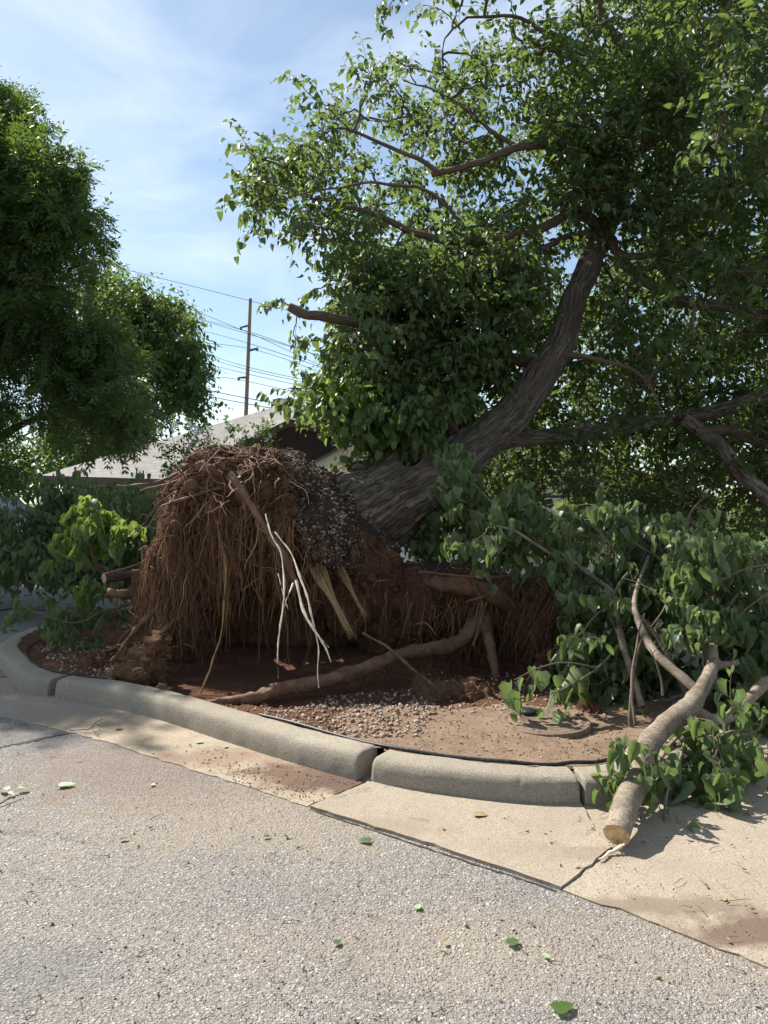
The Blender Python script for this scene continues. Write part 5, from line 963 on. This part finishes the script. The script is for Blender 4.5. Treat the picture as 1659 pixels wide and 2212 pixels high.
M = Mt('cream_brick'); b2 = M.t.nodes.new('ShaderNodeTexBrick'); zz = M.sep(M.vec('World')); cmb = M.t.nodes.new('ShaderNodeCombineXYZ'); M.L(zz[0], cmb.inputs[0]); M.L(zz[2], cmb.inputs[1]); M.L(cmb.outputs[0], b2.inputs['Vector']); b2.inputs['Scale'].default_value = 1; b2.inputs['Brick Width'].default_value = .21; b2.inputs['Row Height'].default_value = .075; b2.inputs['Mortar Size'].default_value = .006
b2.inputs['Color1'].default_value = (.66, .63, .54, 1); b2.inputs['Color2'].default_value = (.74, .71, .62, 1); b2.inputs['Mortar'].default_value = (.5, .47, .4, 1); M.col(b2.outputs['Color']); M.bump(b2.outputs['Fac'], .5, -.01); m_brick = M.m
M = Mt('white_door'); M.col((.78, .78, .76)); M.rough(.4); m_white2 = M.m
M = Mt('porch_wall'); M.col(M.mix(M.noise(M.vec('World'), 3, 4), (.16, .12, .09), (.22, .17, .13))); m_porch = M.m
M = Mt('grey_metal'); M.col((.12, .13, .16)); M.rough(.4); m_metal = M.m
hs = thing('brick_house', 'low house with grey shingle roof and dark brown gable behind the root plate', 'house', (-4, 19, 0))
eL = at(88, 1027, 22.0); eN = at(352, 1035, 18.0); pk = at(628, 904, 18.0); hp_ = at(657, 879, 19.6); rf = at(600, 877, 22.5); eB = eL+[3, 4, 0]
roof = panel('roof', [eL, eN, pk, hp_, rf], m_shing, hs); ro = roof
panel('roof_hip', [pk, at(760, 934, 18.0), at(775, 912, 18.8), hp_], m_shing, hs)
panel('roof_ridge', [rf, hp_, at(775, 885, 19.6), at(760, 905, 24)], m_shing, hs)
panel('fascia', [eL+[0, -.02, 0], eN+[0, -.02, 0], eN+[0, -.02, -.19], eL+[0, -.02, -.22]][::-1], m_fasc, hs, .05)
rk = at(352, 1035, 17.9); pk2 = at(628, 905, 17.9); pr2 = at(762, 935, 17.9)
panel('rake_board', [rk, pk2, pk2-[0, 0, .18], rk-[0, 0, .18]], m_fasc, hs, .05); panel('rake_board', [pk2, pr2, pr2-[0, 0, .18], pk2-[0, 0, .18]], m_fasc, hs, .05)
gw = panel('gable_wall', [np.array([rk[0], 18.02, 0]), np.array([pr2[0]+2, 18.02, 0]), np.array([pr2[0]+2, 18.02, pr2[2]-.1]), np.array([pr2[0], 18.02, pr2[2]-.05]), np.array([pk2[0], 18.02, pk2[2]-.05]), np.array([rk[0], 18.02, rk[2]-.05])], m_side, hs)
acc = Acc()
for x in np.arange(rk[0]+.2, pr2[0]+2, .2):
    zt = np.interp(x, [rk[0], pk2[0], pr2[0], pr2[0]+2], [rk[2], pk2[2], pr2[2], pr2[2]])-.2
    acc.add(np.array([(x-.02, 17.99, .1), (x+.02, 17.99, .1), (x+.02, 17.99, zt), (x-.02, 17.99, zt), (x-.02, 18.01, .1), (x+.02, 18.01, .1), (x+.02, 18.01, zt), (x-.02, 18.01, zt)]), [(0, 1, 2, 3), (1, 5, 6, 2), (4, 0, 3, 7)])
acc.build('batten', m_side, gw, False)
pw0 = eL+[.9, -.0, 0]; pw1 = eN+[.3, .9, 0]
wl = panel('wall', [np.array([pw0[0], pw0[1]+.3, 0]), np.array([pw1[0], pw1[1], 0]), np.array([pw1[0], pw1[1], 2.2]), np.array([pw0[0], pw0[1]+.3, 2.4])], m_porch, hs)
lp = at(150, 1058, 20.3); lt = box('wall_lantern', (lp[0]-.07, lp[1]-.1, lp[2]-.16), (lp[0]+.07, lp[1], lp[2]+.12), m_metal, hs, .02)
vp = at(604, 876, 21.2); lathe('roof_vent', [(.14, -.3), (.14, .1), (.2, .1), (.2, .18), (.0, .22)], vp, m_metal, hs, 20)
# cream garage
ga = thing('garage', 'cream brick garage with white panelled door behind the trunk', 'garage', (1.5, 15, 0))
r0 = at(664, 1007, 15.0); r1 = at(745, 964, 15.0); sl_ = (r1[2]-r0[2])/(r1[0]-r0[0]); xp = .9; zp = r0[2]+sl_*(xp-r0[0])
xl = r0[0]+.4; zl = r0[2]+sl_*.4
panel('wall', [(xl, 15.15, 0), (6.6, 15.15, 0), (6.6, 15.15, zp-sl_*3.4), (xp, 15.15, zp-.05), (xl, 15.15, zl-.05)], m_brick, ga, .2)
panel('rake_board', [r0+[0, 0, 0], np.array([xp, 15.0, zp]), np.array([xp, 15.0, zp-.26]), r0-[0, 0, .26]][::-1], m_cream, ga, .05)
panel('roof', [(r0[0], 14.9, r0[2]+.03), (xp, 14.9, zp+.03), (xp, 21, zp+.03), (r0[0], 21, r0[2]+.03)], m_shing, ga, .04); panel('roof', [(xp, 14.9, zp+.03), (7, 14.9, zp-sl_*3.8), (7, 21, zp-sl_*3.8), (xp, 21, zp+.03)], m_shing, ga, .04)
gd = box('garage_door', (.0, 15.08, 0), (4.9, 15.14, 2.15), m_white2, ga)
for i in range(8):
    for j in range(4): box('door_panel', (.08+i*.61, 15.06, .07+j*.53), (.61+i*.61-.02, 15.078, .53+j*.53), m_white2, gd, .012)
# car
car = thing('parked_car', 'pale silver-blue parked car mostly hidden behind the left brush heap', 'car', (-7.9, 14.8, 0))
M = Mt('car_paint'); M.col((.5, .56, .64)); M.rough(.25); M.b.inputs['Metallic'].default_value = .4; m_paint = M.m
M = Mt('car_glass'); M.col((.03, .04, .05)); M.rough(.06); m_glass = M.m
M = Mt('tyre'); M.col((.02, .02, .02)); m_tyre = M.m
cx, cy = -8.6, 14.6
def prism(name, prof_, y0, y1, mat, inset=0, bev=.05):
    n = len(prof_); V = [(cx+a, y0+(inset if b > 1.05 else 0), b) for a, b in prof_]+[(cx+a, y1-(inset if b > 1.05 else 0), b) for a, b in prof_]
    me = bpy.data.meshes.new(name); me.from_pydata(V, [], [list(range(n)), list(range(2*n-1, n-1, -1))]+[[i, i+n, (i+1) % n+n, (i+1) % n] for i in range(n)]); me.materials.append(mat)
    import bmesh
    bm = bmesh.new(); bm.from_mesh(me); bmesh.ops.recalc_face_normals(bm, faces=bm.faces); bm.to_mesh(me); bm.free()
    o = bpy.data.objects.new(name, me); COL.objects.link(o); o.parent = car; o.matrix_parent_inverse = car.matrix_world.inverted()
    if bev: md = o.modifiers.new('b', 'BEVEL'); md.width = bev; md.segments = 3
    return o
prism('body', [(-2.3, .35), (2.3, .35), (2.35, .8), (2.2, 1.02), (1.2, 1.12), (-2.2, 1.15), (-2.35, .8)], cy, cy+1.85, m_paint)
prism('window', [(1.15, 1.1), (.55, 1.68), (-1.9, 1.70), (-2.15, 1.13)], cy+.05, cy+1.8, m_glass, .12, .03); prism('roof', [(.6, 1.66), (.5, 1.76), (-1.8, 1.78), (-1.95, 1.68)], cy+.15, cy+1.7, m_paint, .03, .04)
for x in (.9, -.2, -1.2): box('pillar', (cx+x-.04, cy+.1, 1.1), (cx+x+.04, cy+.16, 1.7), m_paint, car, .01)
for x in (-1.45, 1.45):
    for y in (cy-.02, cy+1.65):
        k = 28; a_ = np.arange(k)/k*2*math.pi; rr = [(.2, 0), (.33, .0), (.35, .03), (.35, .19), (.33, .22), (.2, .22)]
        V = np.array([[cx+x+r_*math.cos(q_), y+z_, .35+r_*math.sin(q_)] for r_, z_ in rr for q_ in a_]); Q = [(i*k+j, i*k+(j+1) % k, (i+1)*k+(j+1) % k, (i+1)*k+j) for i in range(5) for j in range(k)]
        wh = mk('wheel', V, Q, None, m_tyre, car); disc(np.array([cx+x, y+.03, .35]), (0, -1, 0), .21, m_metal, 'rim', wh, rough=0)
# utility pole and wires
M = Mt('pole_wood'); M.col(M.mix(M.noise(M.vec('World', (8, 8, .6)), 3, 5), (.2, .12, .08), (.36, .24, .17))); m_pole = M.m
pt = at(541, 645, 60); pb = at(531, 905, 60); dv = (pt-pb)/(pt[2]-pb[2]); p0 = pt-dv*pt[2]
pole = thing('utility_pole', 'tall brown wooden utility pole rising behind the roof', 'utility pole', p0)
P = p0+(pt-p0)*np.linspace(0, 1, 12)[:, None]; V, Q, U = tubes(P, np.linspace(.2, .13, 12), 12); mk('pole', V, Q, None, m_pole, pole, True, U); disc(pt, (0, 0, 1), .13, m_pole, 'pole_top', pole)
for (a, b, c, d) in ((521, 707, 537, 703), (556, 752, 541, 757), (516, 816, 534, 815)):
    A = np.array([at(a, b, 59.8), at((a+c)/2, (b+d)/2, 59.8), at(c, d, 59.9)]); V, Q, U = tubes(A, np.array([.07, .09, .09]), 8); mk('insulator_arm', V, Q, None, m_metal, pole, True, U)
    V, Q, U = tubes(np.array([at(a, b-1, 59.8), at(a-1, b+6, 59.8)]), np.array([.1, .1]), 8); mk('clamp', V, Q, None, m_metal, pole, True, U)
M = Mt('wire'); M.col((.1, .11, .13)); m_wire = M.m
wires = [((180, 560), (541, 650), (720, 700), 'highest thin power line, over the top of the pole'), ((300, 630), (521, 712), (720, 800), 'power line held by the topmost arm of the pole'), ((350, 670), (538, 717), (760, 795), 'power line passing just under the topmost arm'), ((300, 655), (538, 722), (760, 790), 'lower of the pair of lines under the topmost arm'),
         ((380, 700), (538, 742), (760, 815), 'line passing between the top and middle arms'), ((380, 730), (556, 757), (760, 830), 'power line held by the middle arm on the right of the pole'), ((380, 745), (536, 793), (760, 845), 'upper of the three close lines under the middle arm'), ((380, 755), (536, 799), (760, 850), 'middle of the three close lines under the middle arm'), ((380, 770), (536, 808), (760, 860), 'lowest of the three close lines under the middle arm'),
         ((400, 808), (516, 820), (760, 880), 'power line held by the lowest arm of the pole'), ((400, 832), (533, 860), (760, 900), 'thick low line crossing the pole above the roof'), ((400, 845), (533, 872), (760, 915), 'lowest thick line just above the shingle roof')]
for i, (a, b, c, lab) in enumerate(wires):
    Ps = smoothpath(np.array([at(2*a[0]-b[0]-200, 2*a[1]-b[1]-45, 75), at(*a, 66), at(*b, 59.8), at(*c, 54), at(c[0]+250, c[1]+80, 50)]), 50); V, Q, U = tubes(Ps, np.full(50, .035 if i >= 10 else .022), 5); tag(mk('power_line', V, Q, None, m_wire, None, True, U), lab, 'power line', 'overhead lines on the utility pole')
